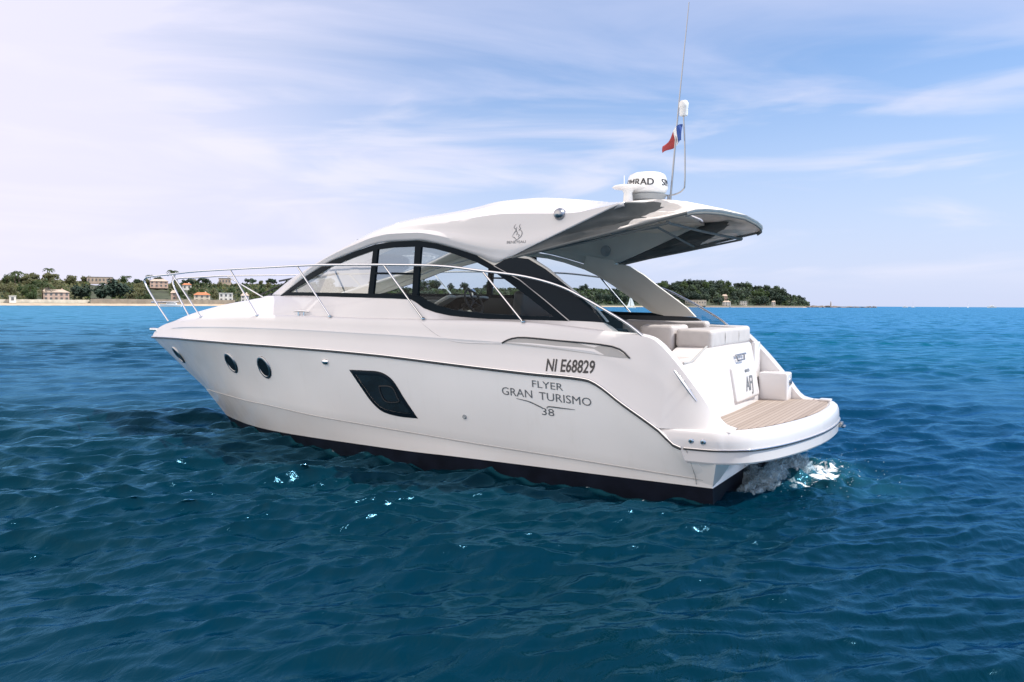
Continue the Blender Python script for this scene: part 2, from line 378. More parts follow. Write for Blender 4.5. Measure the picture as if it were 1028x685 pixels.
# ---- surface finders used to lay fittings and lettering on the mouldings
def bvh(o):
    b = bmesh.new(); b.from_mesh(o.data); t = BVHTree.FromBMesh(b); b.free(); return t
HB, DB = bvh(hull), bvh(deck)
def onside(tree, x, z, off=.003):
    h = tree.ray_cast(Vector((x, 4, z)), Vector((0, -1, 0)))
    return (h[0]+h[1]*off*(1 if h[1].y > 0 else -1), h[1]*(1 if h[1].y > 0 else -1)) if h[0] else (Vector((x, 1.7, z)), Vector((0, 1, 0)))
def lay_text(name, s, x, z, size, sx, m, tree, parent, bold=0., slope=0., side=1, shear=0., off=.004):
    bm = text_bm(s, size, sx, bold, shear)
    for v in bm.verts:
        px, pz = x-v.co.x, z+v.co.y+slope*(-v.co.x); p, n = onside(tree, px, pz, off); v.co = p
    return obj(name, bm, m, parent, flat=True)

# ---- rub rail round hull and platform
bm = bmesh.new()
PL = [(1.5, 1.712), (1.25, 1.712), (1.0, 1.702), (.75, 1.69), (.58, 1.665), (.45, 1.61), (.345, 1.52), (.27, 1.4), (.18, 1.14), (.115, .8), (.07, .38), (.055, 0)]
fx = smooth_path([(a, b, 0) for a, b in PL], 5)
half = [(p.x, p.y) for p in fx]; outline = half+[(a, -b) for a, b in reversed(half[:-1])]
outline = [(a+(.10*b*max(0, min(1, (.9-a)/.4))), b) for a, b in outline]
railp = [lr.X(x)+Vector((0, .006, 0)) for x in [11.78-(11.78-1.08)*i/140 for i in range(141)]]
for sgn in (1, -1):
    tube(bm, [(p.x, sgn*p.y, p.z+.006) for p in railp], .012, 8, mi=0)
    tube(bm, [(p.x, sgn*(p.y+.004), p.z-.012) for p in railp], .010, 8, mi=1)
pr = [(a-.008*(1 if a < .5 else 0), b*1.003) for a, b in outline if a < 1.09]
tube(bm, [(a, b, .728) for a, b in pr], .006, 8, mi=0); tube(bm, [(a+.004, b, .718) for a, b in pr], .009, 8, mi=1)
obj('rub_rail', bm, ['steel', 'rubber'], yacht)

# ---- swim platform
def ring(off, z, fx_):
    out = []
    for i, (a, b) in enumerate(outline):
        p0, p1 = outline[max(0, i-1)], outline[min(len(outline)-1, i+1)]
        t = Vector((p1[0]-p0[0], p1[1]-p0[1], 0)).normalized(); n = Vector((t.y, -t.x, 0))   # outward is -n
        q = Vector((a, b, z))+n*(-off) if False else Vector((a, b, z))
        inward = Vector((-t.y, t.x, 0))
        if inward.dot(Vector((1.3-a, -b, 0))) < 0: inward = -inward
        q += inward*off; q.x = min(q.x, fx_); out.append(q)
    return out
bm = bmesh.new()
R_ = [ring(.16, .60, .98), ring(.05, .575, 1.0), ring(.018, .582, 1.03), ring(.006, .60, 1.04), ring(.003, .70, 1.08), ring(0, .74, 1.12), ring(.0, .80, 1.2), ring(.008, .865, 1.28), ring(.022, .892, 1.36), ring(.04, .905, 1.4), ring(.11, .909, 1.4), ring(.125, .90, 1.4)]
V = grid(bm, R_)
bm.faces.new(V[0]); bm.faces.new(V[-1])
bmesh.ops.recalc_face_normals(bm, faces=bm.faces)
plat = obj('swim_platform', bm, 'gel', yacht, 24)
tk = ring(.135, .905, 1.02)
tk = [p for p in tk if p.x < 1.015 and abs(p.y) < 1.46]
bm = bmesh.new(); poly(bm, [(1.04, tk[0].y, .905)]+tk+[(1.04, tk[-1].y, .905)], .006, Vector((0, 0, 1))); obj('teak_deck', bm, 'teak', plat, flat=True)
bm = bmesh.new()
for x in (.98, .86): lathe(bm, [(.0, .012), (.022, .010), (.03, 0)], (x, 1.702, .80), 14, 'Y')
pieces('drain_fitting', bm, 'steel', plat)
bm = bmesh.new()
for x in (.98, .86): lathe(bm, [(0, .016), (.012, .015), (.013, 0)], (x, 1.702, .80), 12, 'Y')
pieces('drain_opening', bm, 'rubber', plat)
bm = bmesh.new(); box(bm, (.06, -1.1, .67), (.10, .10, .07), None, .02); tube(bm, [(.04, -1.05, .66), (.01, -1.1, .64), (.01, -1.2, .64)], .016, 8); obj('ladder_bracket', bm, 'steeld', plat)
bm = bmesh.new(); box(bm, (.27, -1.38, .925), (.14, .13, .03), None, .012); obj('step_pad', bm, 'gel', plat)
# seam where platform moulding meets the hull
bm = bmesh.new()
for sgn in (1, -1):
    tube(bm, [(1.02, sgn*1.708, .70), (1.0, sgn*1.66, .60), (.98, sgn*1.56, .43), (.98, sgn*1.515, .335)], .004, 6)
pieces('hull_seam', bm, 'line', hull)
bm = bmesh.new(); tube(bm, [lk.S(s_*.985)+Vector((0, .002, -.004)) for s_ in SS], .0045, 6); tube(bm, [(p.x, -p.y, p.z) for p in [lk.S(s_*.985)+Vector((0, .002, -.004)) for s_ in SS]], .0045, 6); pieces('spray_crease', bm, 'line', hull)
# quarter pieces of the hull under the platform
bm = bmesh.new()
for sgn in (1, -1):
    top = [Vector((1.02, sgn*1.695, .70)), Vector((.66, sgn*1.62, .50)), Vector((.62, sgn*1.30, .49))]
    b_ = [Vector((.82, sgn*1.493, .321)), Vector((.82, sgn*1.25, .36))]
    pts = [Vector((1.02, sgn*1.702, .71)), Vector((.74, sgn*1.665, .585)), Vector((.82, sgn*1.493, .321)), Vector((1.05, sgn*1.497, .323)), Vector((1.05, sgn*1.52, .38))]
    bm.faces.new([bm.verts.new(p) for p in pts])
    pts = [Vector((.74, sgn*1.665, .585)), Vector((.66, sgn*1.36, .58)), Vector((.82, sgn*1.25, .35)), Vector((.82, sgn*1.493, .321))]
    bm.faces.new([bm.verts.new(p) for p in pts])
bmesh.ops.remove_doubles(bm, verts=bm.verts, dist=1e-4)
bmesh.ops.recalc_face_normals(bm, faces=bm.faces); pieces('hull_quarter', bm, 'hull', hull, 20)

# ---- transom and aft coaming
bm = bmesh.new(); rows = []
for j in range(41):
    y = 1.42-(1.42+1.12)*j/40
    zt = 1.655-.13*(max(0, min(1, (y-.5)/.55))**2*(3-2*max(0, min(1, (y-.5)/.55))))
    bow_ = .05*(1-((y-.15)/1.3)**2); f_ = (zt-.9)/(1.655-.9)
    prof = [(1.03, .88), (1.035, .98), (1.06, 1.15), (1.09, 1.32), (1.12, 1.5), (1.14, 1.6), (1.165, 1.64), (1.21, 1.655), (1.58, 1.655), (1.60, 1.62), (1.61, .9)]
    rows.append([Vector((x-bow_, y, .9+(z-.9)*f_)) for x, z in prof])
V = grid(bm, rows); bm.faces.new(V[0]); bm.faces.new(V[-1]); bmesh.ops.recalc_face_normals(bm, faces=bm.faces)
tran = obj('transom', bm, 'gel', yacht, 50)
tilt = Matrix.Rotation(rad(10), 3, 'Y')
bm = bmesh.new(); box(bm, (1.035, -.34, 1.20), (.10, 1.0, .42), tilt, .035, 3)
locker_door = obj('locker_door', bm, 'gel', tran, 50)
bm = bmesh.new()
tube(bm, [(1.055, -.12, 1.52), (1.04, -.14, 1.47), (1.04, -.42, 1.47), (1.055, -.45, 1.52)], .010, 8); tube(bm, [(1.05, -.08, 1.535), (1.05, -.5, 1.535)], .012, 8)
obj('door_latch', bm, 'steeld', tran)
def transom_text(s, y, z, size, sx, name, m, shear=0., bold=0.):
    bm = text_bm(s, size, sx, bold, shear); tt = bvh(locker_door); t2 = bvh(tran)
    for v in bm.verts:
        o = Vector((-1, y-v.co.x, z+v.co.y)); h = tt.ray_cast(o, Vector((1, 0, 0))); h2 = t2.ray_cast(o, Vector((1, 0, 0)))
        xx = h[0].x if h[0] else 1.0; v.co = Vector((xx-.005, o.y, o.z))
    return obj(name, bm, m, tran, flat=True)
transom_text('AFJ', -.42, 1.175, .24, .95, 'name_lettering', 'letterg', .25, .004)
transom_text('MARIN', -.42, 1.335, .05, 1.3, 'port_lettering', 'letterg', 0, .002)
# shower locker and gate in the starboard passage
bm = bmesh.new(); box(bm, (.87, -1.27, 1.08), (.36, .27, .36), None, .03, 3); lk_ = obj('passage_step_locker', bm, 'gel', yacht, 50)
bm = bmesh.new(); lathe(bm, [(.0, -.02), (.03, -.02), (.045, -.012), (.055, 0)], (.69, -1.29, 1.14), 18, 'X'); obj('shower_fitting', bm, 'steeld', lk_)
bm = bmesh.new(); box(bm, (1.12, -1.26, 1.28), (.05, .28, .72), None, .02, 2); obj('passage_gate', bm, 'gel', yacht, 50)
bm = bmesh.new(); tube(bm, smooth_path([(1.185, 1.36, 1.535), (1.19, 1.1, 1.535), (1.2, .8, 1.60), (1.2, .55, 1.665), (1.2, .45, 1.672)], 6), .012, 8); obj('transom_edge_trim', bm, 'line', tran)
# ---- cushions
def cushion(name, c, s, bev, lab=None):
    bm = bmesh.new(); box(bm, c, s, None, bev, 4)
    bmesh.ops.subdivide_edges(bm, edges=[e for e in bm.edges if e.calc_length() > .2], cuts=3, use_grid_fill=True)
    for v in bm.verts: v.co += Vector((.006*math.sin(9*v.co.y+3*v.co.z), .006*math.sin(8*v.co.x), .006*math.sin(11*v.co.y+5*v.co.x)))
    return obj(name, bm, 'vinyl', yacht, 60)
ab = cushion('aft_backrest', (1.36, -.29, 1.745), (.42, 1.66, .21), .05)
for yy in (-.55, .02):
    bm = bmesh.new(); tube(bm, [(1.152, yy, 1.68), (1.146, yy, 1.75), (1.15, yy, 1.80), (1.19, yy, 1.846), (1.36, yy, 1.853), (1.52, yy, 1.85)], .006, 6); obj('cushion_seam', bm, 'line', ab)
cushion('side_backrest', (1.80, .28, 1.72), (.42, .56, .34), .06)
cushion('side_backrest', (2.3, -1.12, 1.70), (1.2, .2, .40), .06)
cushion('seat_cushion', (1.5, .92, 1.50), (.5, .62, .13), .05)
cushion('seat_cushion', (2.2, -.75, 1.38), (1.1, .6, .13), .05)
bm = bmesh.new(); box(bm, (1.5, .95, 1.18), (.52, .7, .52), None, .03); box(bm, (2.2, -.8, 1.12), (1.2, .8, .42), None, .03); pieces('seat_base', bm, 'gel', yacht, 50)
bm = bmesh.new(); v = [bm.verts.new(p) for p in ((1.2, 1.44, .915), (5.4, 1.40, .915), (6.6, 1.1, .915), (7.3, .8, .915), (7.3, -.8, .915), (6.6, -1.1, .915), (5.4, -1.40, .915), (1.2, -1.44, .915))]; bm.faces.new(v); obj('cockpit_floor', bm, 'teak', yacht, flat=True)

# ---- hardtop
H0 = [(3.192, 1.45, 2.675), (3.30, 1.452, 2.645), (3.40, 1.453, 2.612), (3.667, 1.447, 2.70), (4.0, 1.441, 2.797), (4.278, 1.437, 2.866), (4.554, 1.431, 2.909), (4.969, 1.402, 2.91), (5.261, 1.383, 2.888), (5.626, 1.35, 2.812), (6.135, 1.276, 2.695), (6.706, 1.169, 2.50), (7.41, .984, 2.235)]
H1 = [(2.86, 1.45, 2.81), (3.1, 1.462, 2.775), (3.35, 1.468, 2.765), (3.667, 1.47, 2.815), (4.0, 1.468, 2.90), (4.278, 1.462, 2.962), (4.554, 1.455, 3.0), (4.969, 1.428, 3.003), (5.261, 1.405, 2.975), (5.626, 1.368, 2.893), (6.135, 1.288, 2.762), (6.706, 1.178, 2.562), (7.5, .94, 2.24)]
H2 = [(2.45, 1.435, 2.975), (3.0, 1.432, 2.92), (3.5, 1.43, 2.93), (4.0, 1.425, 2.985), (4.4, 1.418, 3.03), (4.7, 1.408, 3.05), (5.0, 1.392, 3.045), (5.4, 1.362, 2.985), (5.75, 1.325, 2.90), (6.25, 1.248, 2.75), (6.85, 1.12, 2.55), (7.65, .87, 2.245)]
H3 = [(1.857, 1.40, 3.215), (2.145, 1.405, 3.169), (2.443, 1.41, 3.132), (3.0, 1.41, 3.155), (3.338, 1.405, 3.168), (3.681, 1.4, 3.15), (3.936, 1.395, 3.125), (4.4, 1.385, 3.115), (4.8, 1.37, 3.10), (5.2, 1.34, 3.055), (5.6, 1.30, 2.965), (6.0, 1.25, 2.84), (6.45, 1.185, 2.69), (7.1, 1.01, 2.50), (7.8, .78, 2.25)]
H4 = [(1.84, 1.15, 3.245), (2.142, 1.15, 3.257), (2.6, 1.15, 3.319), (3.06, 1.15, 3.358), (3.48, 1.15, 3.352), (3.93, 1.15, 3.29), (4.3, 1.16, 3.25), (4.6, 1.175, 3.225), (4.98, 1.185, 3.18), (5.4, 1.18, 3.095), (5.75, 1.165, 2.98), (6.2, 1.12, 2.80), (6.5, 1.08, 2.69), (7.16, .94, 2.50), (7.92, .66, 2.25)]
LH = [Line(h) for h in (H0, H1, H2, H3, H4)]
rows = []
for i in range(101):
    s = i/100; P = [l.S(s) for l in LH]; r = []
    for k in range(4):
        r += [P[k].lerp(P[k+1], t/3) for t in range(3)]
    r.append(P[4]); n_ = P[4].copy()
    rows.append(r)
bm = bmesh.new(); both(bm, rows, False)
top = []
for i in range(61):
    x = 1.84+(5.95-1.84)*i/60; h = LH[4].X(min(x, 5.72)); zc = h.z+.055 if x < 5.72 else h.z+.055-(x-5.72)*.15
    r = []
    for j in range(33):
        t = j/16-1; y = h.y*t; xx = x
        if x > 5.2: xx = 5.2+(x-5.2)*(1-.55*t*t)/1 if x > 5.2 else x
        hz = LH[4].X(min(xx, 5.75)).z
        r.append(Vector((xx, y, hz+.055*(1-t*t)+(-.02 if abs(t) < .55 and 2.4 < x < 4.2 else 0))))
    top.append(r)
grid(bm, top)
weld(bm, 3e-3); bmesh.ops.recalc_face_normals(bm, faces=bm.faces)
hard = obj('hardtop', bm, ['gel', 'liner'], yacht, 38)
sm = hard.modifiers.new('thickness', 'SOLIDIFY'); sm.thickness = .045; sm.offset = -1; sm.material_offset = 1; sm.material_offset_rim = 0
HT = bvh(hard)
# ---- windscreen
bm = bmesh.new(); rows = []
mids = [((7.90, .66, 2.25), (8.46, 2.225)), ((7.5, .83, 2.385), (8.02, 2.40)), ((7.1, .95, 2.505), (7.55, 2.56)), ((6.42, 1.09, 2.705), (6.85, 2.80)), ((5.74, 1.165, 2.975), (5.95, 3.045))]
for (xe, ye, ze), (xc, zc) in mids:
    rows.append([Vector((xe+(xc-xe)*(1-t*t), ye*t, ze+(zc-ze)*(1-t*t))) for t in [j/16-1 for j in range(33)]])
grid(bm, rows); bmesh.ops.recalc_face_normals(bm, faces=bm.faces)
wsc = obj('windscreen', bm, 'screen', yacht, 80)
bm = bmesh.new(); tube(bm, [p+Vector((.01, 0, .0)) for p in rows[0]], .03, 8); tube(bm, [p+Vector((0, 0, -.02)) for p in rows[-1]], .03, 8); pieces('windscreen_seal', bm, 'frame', wsc)
for y0, y1 in ((.45, -.15), (-.45, .2)):
    bm = bmesh.new(); tube(bm, [(8.42, y0, 2.25), (8.1, y0*.6, 2.42), (7.75, y1, 2.55)], .012, 6); tube(bm, [(7.95, y1+.3, 2.46), (7.55, y1-.25, 2.60)], .016, 6); obj('wiper', bm, 'rubber', wsc)
# ---- side windows, both sides
ARC_OUT = [(7.396, 0.981, 2.234), (6.706, 1.165, 2.496), (6.135, 1.272, 2.69), (5.626, 1.346, 2.807), (5.261, 1.379, 2.883), (4.969, 1.398, 2.905), (4.554, 1.427, 2.904), (4.278, 1.433, 2.861), (3.997, 1.437, 2.792), (3.667, 1.443, 2.695), (3.428, 1.451, 2.574), (3.076, 1.46, 2.41), (2.747, 1.474, 2.185), (2.441, 1.488, 1.958)]
ARC_IN = [(7.137, 1.053, 2.288), (6.571, 1.206, 2.469), (6.132, 1.277, 2.62), (5.682, 1.342, 2.728), (5.275, 1.382, 2.815), (4.949, 1.404, 2.834), (4.551, 1.431, 2.832), (4.276, 1.437, 2.795), (3.994, 1.441, 2.727), (3.664, 1.448, 2.619), (3.454, 1.454, 2.523), (3.212, 1.462, 2.38), (2.912, 1.474, 2.185), (2.627, 1.485, 1.999)]
BASE_OUT = [(7.396, 0.981, 2.232), (6.371, 1.262, 2.226), (5.84, 1.347, 2.215), (5.355, 1.413, 2.206), (4.921, 1.443, 2.198), (4.622, 1.465, 2.185), (4.522, 1.475, 2.142), (4.418, 1.48, 2.081), (4.231, 1.483, 2.029), (4.009, 1.485, 1.992), (3.473, 1.487, 1.961), (3.085, 1.487, 1.959), (2.738, 1.487, 1.956), (2.441, 1.488, 1.954)]
BASE_IN = [(7.137, 1.053, 2.285), (6.373, 1.259, 2.276), (5.843, 1.344, 2.269), (5.357, 1.409, 2.259), (4.924, 1.44, 2.252), (4.624, 1.462, 2.243), (4.494, 1.472, 2.225), (4.37, 1.475, 2.164), (4.189, 1.479, 2.105), (3.968, 1.481, 2.059), (3.476, 1.484, 2.021), (3.139, 1.484, 2.008), (2.88, 1.485, 2.002), (2.627, 1.485, 1.999)]
PANE1 = [(7.137, 1.053, 2.287), (6.571, 1.206, 2.469), (6.132, 1.277, 2.62), (5.682, 1.342, 2.728), (5.293, 1.381, 2.811), (5.36, 1.409, 2.259), (5.843, 1.344, 2.269), (6.373, 1.259, 2.276)]
PANE2 = [(5.211, 1.386, 2.822), (4.949, 1.404, 2.834), (4.584, 1.429, 2.832), (4.608, 1.463, 2.243), (4.924, 1.44, 2.252), (5.269, 1.416, 2.257)]
PANE3 = [(4.487, 1.435, 2.825), (4.276, 1.437, 2.795), (3.994, 1.441, 2.727), (3.664, 1.448, 2.619), (3.454, 1.454, 2.523), (3.212, 1.462, 2.38), (2.912, 1.474, 2.185), (2.627, 1.485, 1.999), (2.88, 1.485, 2.002), (3.139, 1.484, 2.008), (3.476, 1.484, 2.021), (3.968, 1.481, 2.059), (4.189, 1.479, 2.105), (4.37, 1.475, 2.164), (4.518, 1.47, 2.237)]
MULA = [(5.293, 1.381, 2.815), (5.211, 1.386, 2.825), (5.269, 1.416, 2.255), (5.36, 1.409, 2.255)]
MULB = [(4.584, 1.429, 2.836), (4.487, 1.435, 2.829), (4.518, 1.47, 2.232), (4.608, 1.463, 2.240)]
SASH = [(5.245, 1.401, 2.529), (4.593, 1.448, 2.512), (4.595, 1.449, 2.487), (5.248, 1.402, 2.504)]
LEG = [(3.428, 1.451, 2.574), (3.296, 1.447, 2.64), (3.177, 1.445, 2.669), (2.974, 1.446, 2.643), (2.746, 1.454, 2.522), (2.542, 1.462, 2.382), (2.342, 1.471, 2.24), (2.104, 1.481, 2.069), (1.99, 1.488, 1.949), (2.441, 1.488, 1.958), (2.747, 1.474, 2.185), (3.076, 1.46, 2.41)]
for sg in (1, -1):
    S_ = lambda pts, o=0: [Vector((p[0], sg*(p[1]+o), p[2])) for p in pts]
    bm = bmesh.new()
    def strip(A, B):
        for o0, o1 in ((.010, .010), (-.03, -.03)): grid(bm, [S_(A, o0), S_(B, o1)])
        grid(bm, [S_(A, .01), S_(A, -.03)]); grid(bm, [S_(B, .01), S_(B, -.03)])
    strip(ARC_OUT, ARC_IN); strip(BASE_OUT, BASE_IN)
    for q in (MULA, MULB, SASH):
        a, b, c, d = q; dd = lambda p, k: (p[0], p[1]-k, p[2])
        strip([a, d], [b, c])
    bmesh.ops.recalc_face_normals(bm, faces=bm.faces)
    fr = obj('window_frame', bm, 'frame', yacht, 25)
    for P in (PANE1, PANE2, PANE3):
        bm = bmesh.new(); poly(bm, S_(P, -.012)); obj('window_pane', bm, 'glass', fr, flat=True)
    bm = bmesh.new(); poly(bm, S_(LEG, .004)); 
    obj('hardtop_leg_panel', bm, 'black', yacht, flat=True)
    bm = bmesh.new(); L2 = [(3.428, 1.451, 2.574), (3.66, 1.447, 2.69), (3.62, 1.44, 2.82), (3.19, 1.44, 2.75), (3.12, 1.445, 2.70), (2.96, 1.446, 2.66), (2.735, 1.454, 2.53)]+LEG[5:]; poly(bm, S_(L2, -.07), .066, Vector((0, sg, 0))); obj('hardtop_leg', bm, 'liner', yacht, 25)
    bm = bmesh.new(); grid(bm, [S_(ARC_OUT, -.034), S_(ARC_IN, -.034)]); grid(bm, [S_(ARC_IN, -.034), S_(ARC_IN, -.012)]); bmesh.ops.recalc_face_normals(bm, faces=bm.faces); obj('window_lining', bm, 'liner', fr, 30)
    # bright trim along the edge of the black panel
    bm = bmesh.new(); tube(bm, [(3.42, sg*1.464, 2.57), (3.07, sg*1.471, 2.405), (2.74, sg*1.486, 2.18), (2.43, sg*1.50, 1.955)], .006, 6); obj('window_trim', bm, 'steeld', fr)
    # glass wing beside the cockpit
    bm = bmesh.new(); poly(bm, [(2.62, sg*1.50, 2.40), (2.2, sg*1.515, 2.19), (1.98, sg*1.52, 2.08), (1.7, sg*1.53, 1.925), (1.57, sg*1.54, 1.83), (1.9, sg*1.51, 1.85), (2.02, sg*1.50, 1.94), (2.14, sg*1.49, 2.06), (2.36, sg*1.48, 2.22)]); obj('side_glass', bm, 'glasst', yacht, flat=True)
    # rails
    top_ = smooth_path([(11.0, .24, 1.80), (11.36, .27, 2.2), (11.56, .29, 2.48), (11.45, .33, 2.56), (11.1, .46, 2.575), (10.42, .56, 2.60), (9.3, 1.0, 2.612), (8.12, 1.277, 2.618), (7.07, 1.468, 2.624), (6.33, 1.541, 2.632), (5.7, 1.579, 2.627), (4.87, 1.6, 2.609), (4.1, 1.6, 2.58), (3.5, 1.595, 2.512), (2.936, 1.589, 2.44), (2.5, 1.585, 2.33), (2.198, 1.582, 2.195), (1.996, 1.58, 2.092), (1.717, 1.569, 1.936), (1.554, 1.562, 1.815)], 6)
    bm = bmesh.new(); tube(bm, [(p.x, sg*p.y, p.z) for p in top_], .015, 10); br = obj('bow_rail', bm, 'steel', yacht)
    for (x0, y0, z0), (x1, y1, z1) in (((9.158, .985, 1.90), (10.42, .56, 2.60)), ((7.406, 1.411, 1.952), (8.122, 1.277, 2.615)), ((5.867, 1.574, 1.965), (6.498, 1.525, 2.62)), ((4.337, 1.6, 1.955), (4.947, 1.6, 2.61)), ((2.954, 1.59, 1.94), (3.499, 1.595, 2.512))):
        bm = bmesh.new(); tube(bm, [(x0, sg*y0, z0-.01), (x1, sg*y1, z1)], .012, 8); lathe(bm, [(.03, 0), (.03, .01), (.014, .02)], (x0, sg*y0, z0-.004), 12); obj('stanchion', bm, 'steel', br)
bm = bmesh.new(); tube(bm, smooth_path([(11.38, .27, 2.13), (11.72, 0, 2.12), (11.38, -.27, 2.13)], 5), .012, 8); obj('pulpit_step_rail', bm, 'steel', yacht)
bm = bmesh.new(); box(bm, (11.66, 0, 1.62), (.26, .12, .05), None, .015); tube(bm, [(11.77, -.05, 1.625), (11.77, .05, 1.625)], .03, 12); obj('bow_roller', bm, 'steel', yacht)

# ---- sun awning
def awn(a, s):
    t = abs(a)                                        # 0 at the centre, 1 at the side edge
    st_ = [(0, 1.83, 0, 3.30), (.55, 1.83, 1.15, 3.25), (.66, 1.86, 1.385, 3.212), (.78, 2.35, 1.42, 3.03), (.9, 2.8, 1.435, 2.84), (1, 3.19, 1.44, 2.675)]
    en_ = [(0, .93, 0, 3.15), (.4, .99, .72, 3.145), (.62, 1.03, 1.12, 3.125), (.8, 1.08, 1.35, 3.10), (1, 1.142, 1.42, 3.075)]
    q = lambda tb: Vector([float(np.interp(t, [k[0] for k in tb], [k[i] for k in tb])) for i in (1, 2, 3)])
    A, B = q(st_), q(en_); p = A.lerp(B, s)
    sag = math.sin(math.pi*s)
    if t > .6: p.y -= .10*sag*math.sin(math.pi*min(1, (t-.6)/.4)); 
    p.z += (.05*sag if t < .7 else .02*sag)-.05*sag*max(0, 1-abs(t-.75)/.2)
    if t > .97: p.z -= .02*sag
    if .55 < t < .99:
        fold = math.sin((t-.5)*46+s*5)*.02*sag+math.sin((t-.4)*80-s*9)*.011*sag+math.sin(s*21+t*30)*.008*sag; p.y += fold; p.z += fold*.7
    if a < 0: p.y = -p.y
    return p
bm = bmesh.new(); rows = []
for i in range(97):
    a = -1+2*i/96; r = [awn(a, j/20) for j in range(21)]; e = r[-1].copy(); e.z -= .05; e.x += .03; r.append(e); rows.append(r)
grid(bm, rows)
bm.verts.index_update(); bm.verts.ensure_lookup_table()
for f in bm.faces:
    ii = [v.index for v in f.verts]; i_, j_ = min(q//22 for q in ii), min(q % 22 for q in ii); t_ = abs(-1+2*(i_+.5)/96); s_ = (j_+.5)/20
    f.material_index = 1 if t_ > .64 and s_ < .46+.5*(t_-.64) else 0  # shade of the forward drape painted as a darker triangle
bmesh.ops.recalc_face_normals(bm, faces=bm.faces)
aw = obj('sun_awning', bm, ['canvas', 'canvas_shade'], yacht, 60)
sm = aw.modifiers.new('thickness', 'SOLIDIFY'); sm.thickness = .006; sm.offset = 0
bm = bmesh.new()
for sg in (1, -1): tube(bm, [awn(sg, j/20)+Vector((0, 0, -.012)) for j in range(21)], .016, 8)
tube(bm, [awn(-1+2*i/48, 1)+Vector((.02, 0, -.04)) for i in range(49)], .014, 8)
obj('awning_binding', bm, 'canvasd', aw)
bm = bmesh.new()
tube(bm, [(1.36, 1.39, 2.985), (1.40, 1.2, 2.985), (1.45, 0, 2.99), (1.40, -1.2, 2.985), (1.36, -1.39, 2.985)], .016, 8)
for sg in (1, -1): tube(bm, [(3.1, sg*1.385, 2.69), (2.2, sg*1.37, 2.83), (1.36, sg*1.38, 2.975)], .014, 8)
tube(bm, [(2.0, 1.35, 2.90), (2.0, 0, 3.06), (2.0, -1.35, 2.90)], .014, 8)
obj('awning_frame', bm, 'canvasd', aw)
bm = bmesh.new()
for sg in (1, -1): box(bm, (3.15, sg*1.40, 2.70), (.07, .05, .05), None, .012)
pieces('awning_bracket', bm, 'steel', aw)

def heavy(s_, size, sx, d):
    bm = bmesh.new()
    for k_, o_ in enumerate((-d, 0, d)):
        b_ = text_bm(s_, size, sx); me_ = bpy.data.meshes.new('t'); 
        for v in b_.verts: v.co.x += o_; v.co.z = k_*.0006
        b_.to_mesh(me_); b_.free(); bm.from_mesh(me_); bpy.data.meshes.remove(me_)
    return bm
# ---- roof gear
zr = 3.32
bm = bmesh.new(); rx, ry = 2.10, .10
lathe(bm, [(0, .0), (.19, .0), (.225, .03), (.245, .075), (.243, .12), (.225, .21), (.21, .24), (.17, .26), (.09, .268), (0, .27)], (rx, ry, zr+.12), 40)
rd = obj('radar_dome', bm, 'plastic', yacht, 50)
bm = bmesh.new(); lathe(bm, [(0, .0), (.20, 0), (.24, .06), (.18, .07), (0, .07)], (rx, ry, zr+.06), 24); box(bm, (rx+.02, ry, zr+.03), (.34, .30, .13), None, .04); obj('radar_base', bm, 'grey', rd, 40)
bm = heavy('SIMRAD', .115, 1.05, .003)
face = math.atan2(CAM.y-ry, CAM.x-rx)-.52
for v in bm.verts:
    th = face+v.co.x/.245; rr = .2465-.02*max(0, v.co.y+.01)/.09; rr += v.co.z; v.co = Vector((rx+rr*math.cos(th), ry+rr*math.sin(th), zr+.12+.13+v.co.y))
obj('radar_lettering', bm, 'letter', rd, flat=True)
bm = heavy('SIMRAD', .115, 1.05, .003)
for v in bm.verts:
    th = face+2.15+v.co.x/.245; rr = .2465-.02*max(0, v.co.y+.01)/.09; rr += v.co.z; v.co = Vector((rx+rr*math.cos(th), ry+rr*math.sin(th), zr+.12+.13+v.co.y))
obj('radar_lettering', bm, 'letter', rd, flat=True)
bm = bmesh.new(); lathe(bm, [(0, 0), (.085, 0), (.06, .04), (.05, .15), (.07, .19), (.17, .205), (.19, .22), (.17, .235), (.08, .245), (0, .247)], (2.22, .40, zr-.03), 28); tube(bm, [(2.27, .4, zr+.21), (2.27, .4, zr+.33)], .005, 6); obj('satellite_antenna', bm, 'plastic', yacht, 40)
bm = bmesh.new()
tube(bm, smooth_path([(2.1, 0, 3.44), (1.92, 0, 3.435), (1.78, 0, 3.445), (1.69, 0, 3.49), (1.665, 0, 3.58), (1.67, 0, 4.0), (1.69, 0, 4.36)], 6), .0095, 8)
for x in (2.0, 1.87): tube(bm, [(x, 0, 3.26), (x, 0, 3.435)], .012, 8)
tube(bm, [(1.95, .22, 3.40), (1.95, -.22, 3.40)], .012, 8); tube(bm, [(1.96, .2, 3.24), (1.95, .2, 3.42)], .012, 8); tube(bm, [(1.96, -.2, 3.24), (1.95, -.2, 3.42)], .012, 8)
mast = obj('light_mast', bm, 'steeld', yacht)
bm = bmesh.new(); lathe(bm, [(0, 0), (.045, 0), (.05, .02), (.05, .09), (.055, .10), (.055, .15), (.04, .175), (0, .18)], (1.69, 0, 4.36), 18); obj('masthead_light', bm, 'plastic', mast, 40)
bm = bmesh.new(); lathe(bm, [(.03, -.01), (.03, .02), (.012, .06)], (1.853, .0, 3.28), 10); tube(bm, [(1.853, 0, 3.26), (1.80, .0, 3.9), (1.755, .0, 4.45), (1.64, 0, 5.67)], [.014, .012, .009, .006], 8); obj('whip_antenna', bm, 'steeld', yacht)
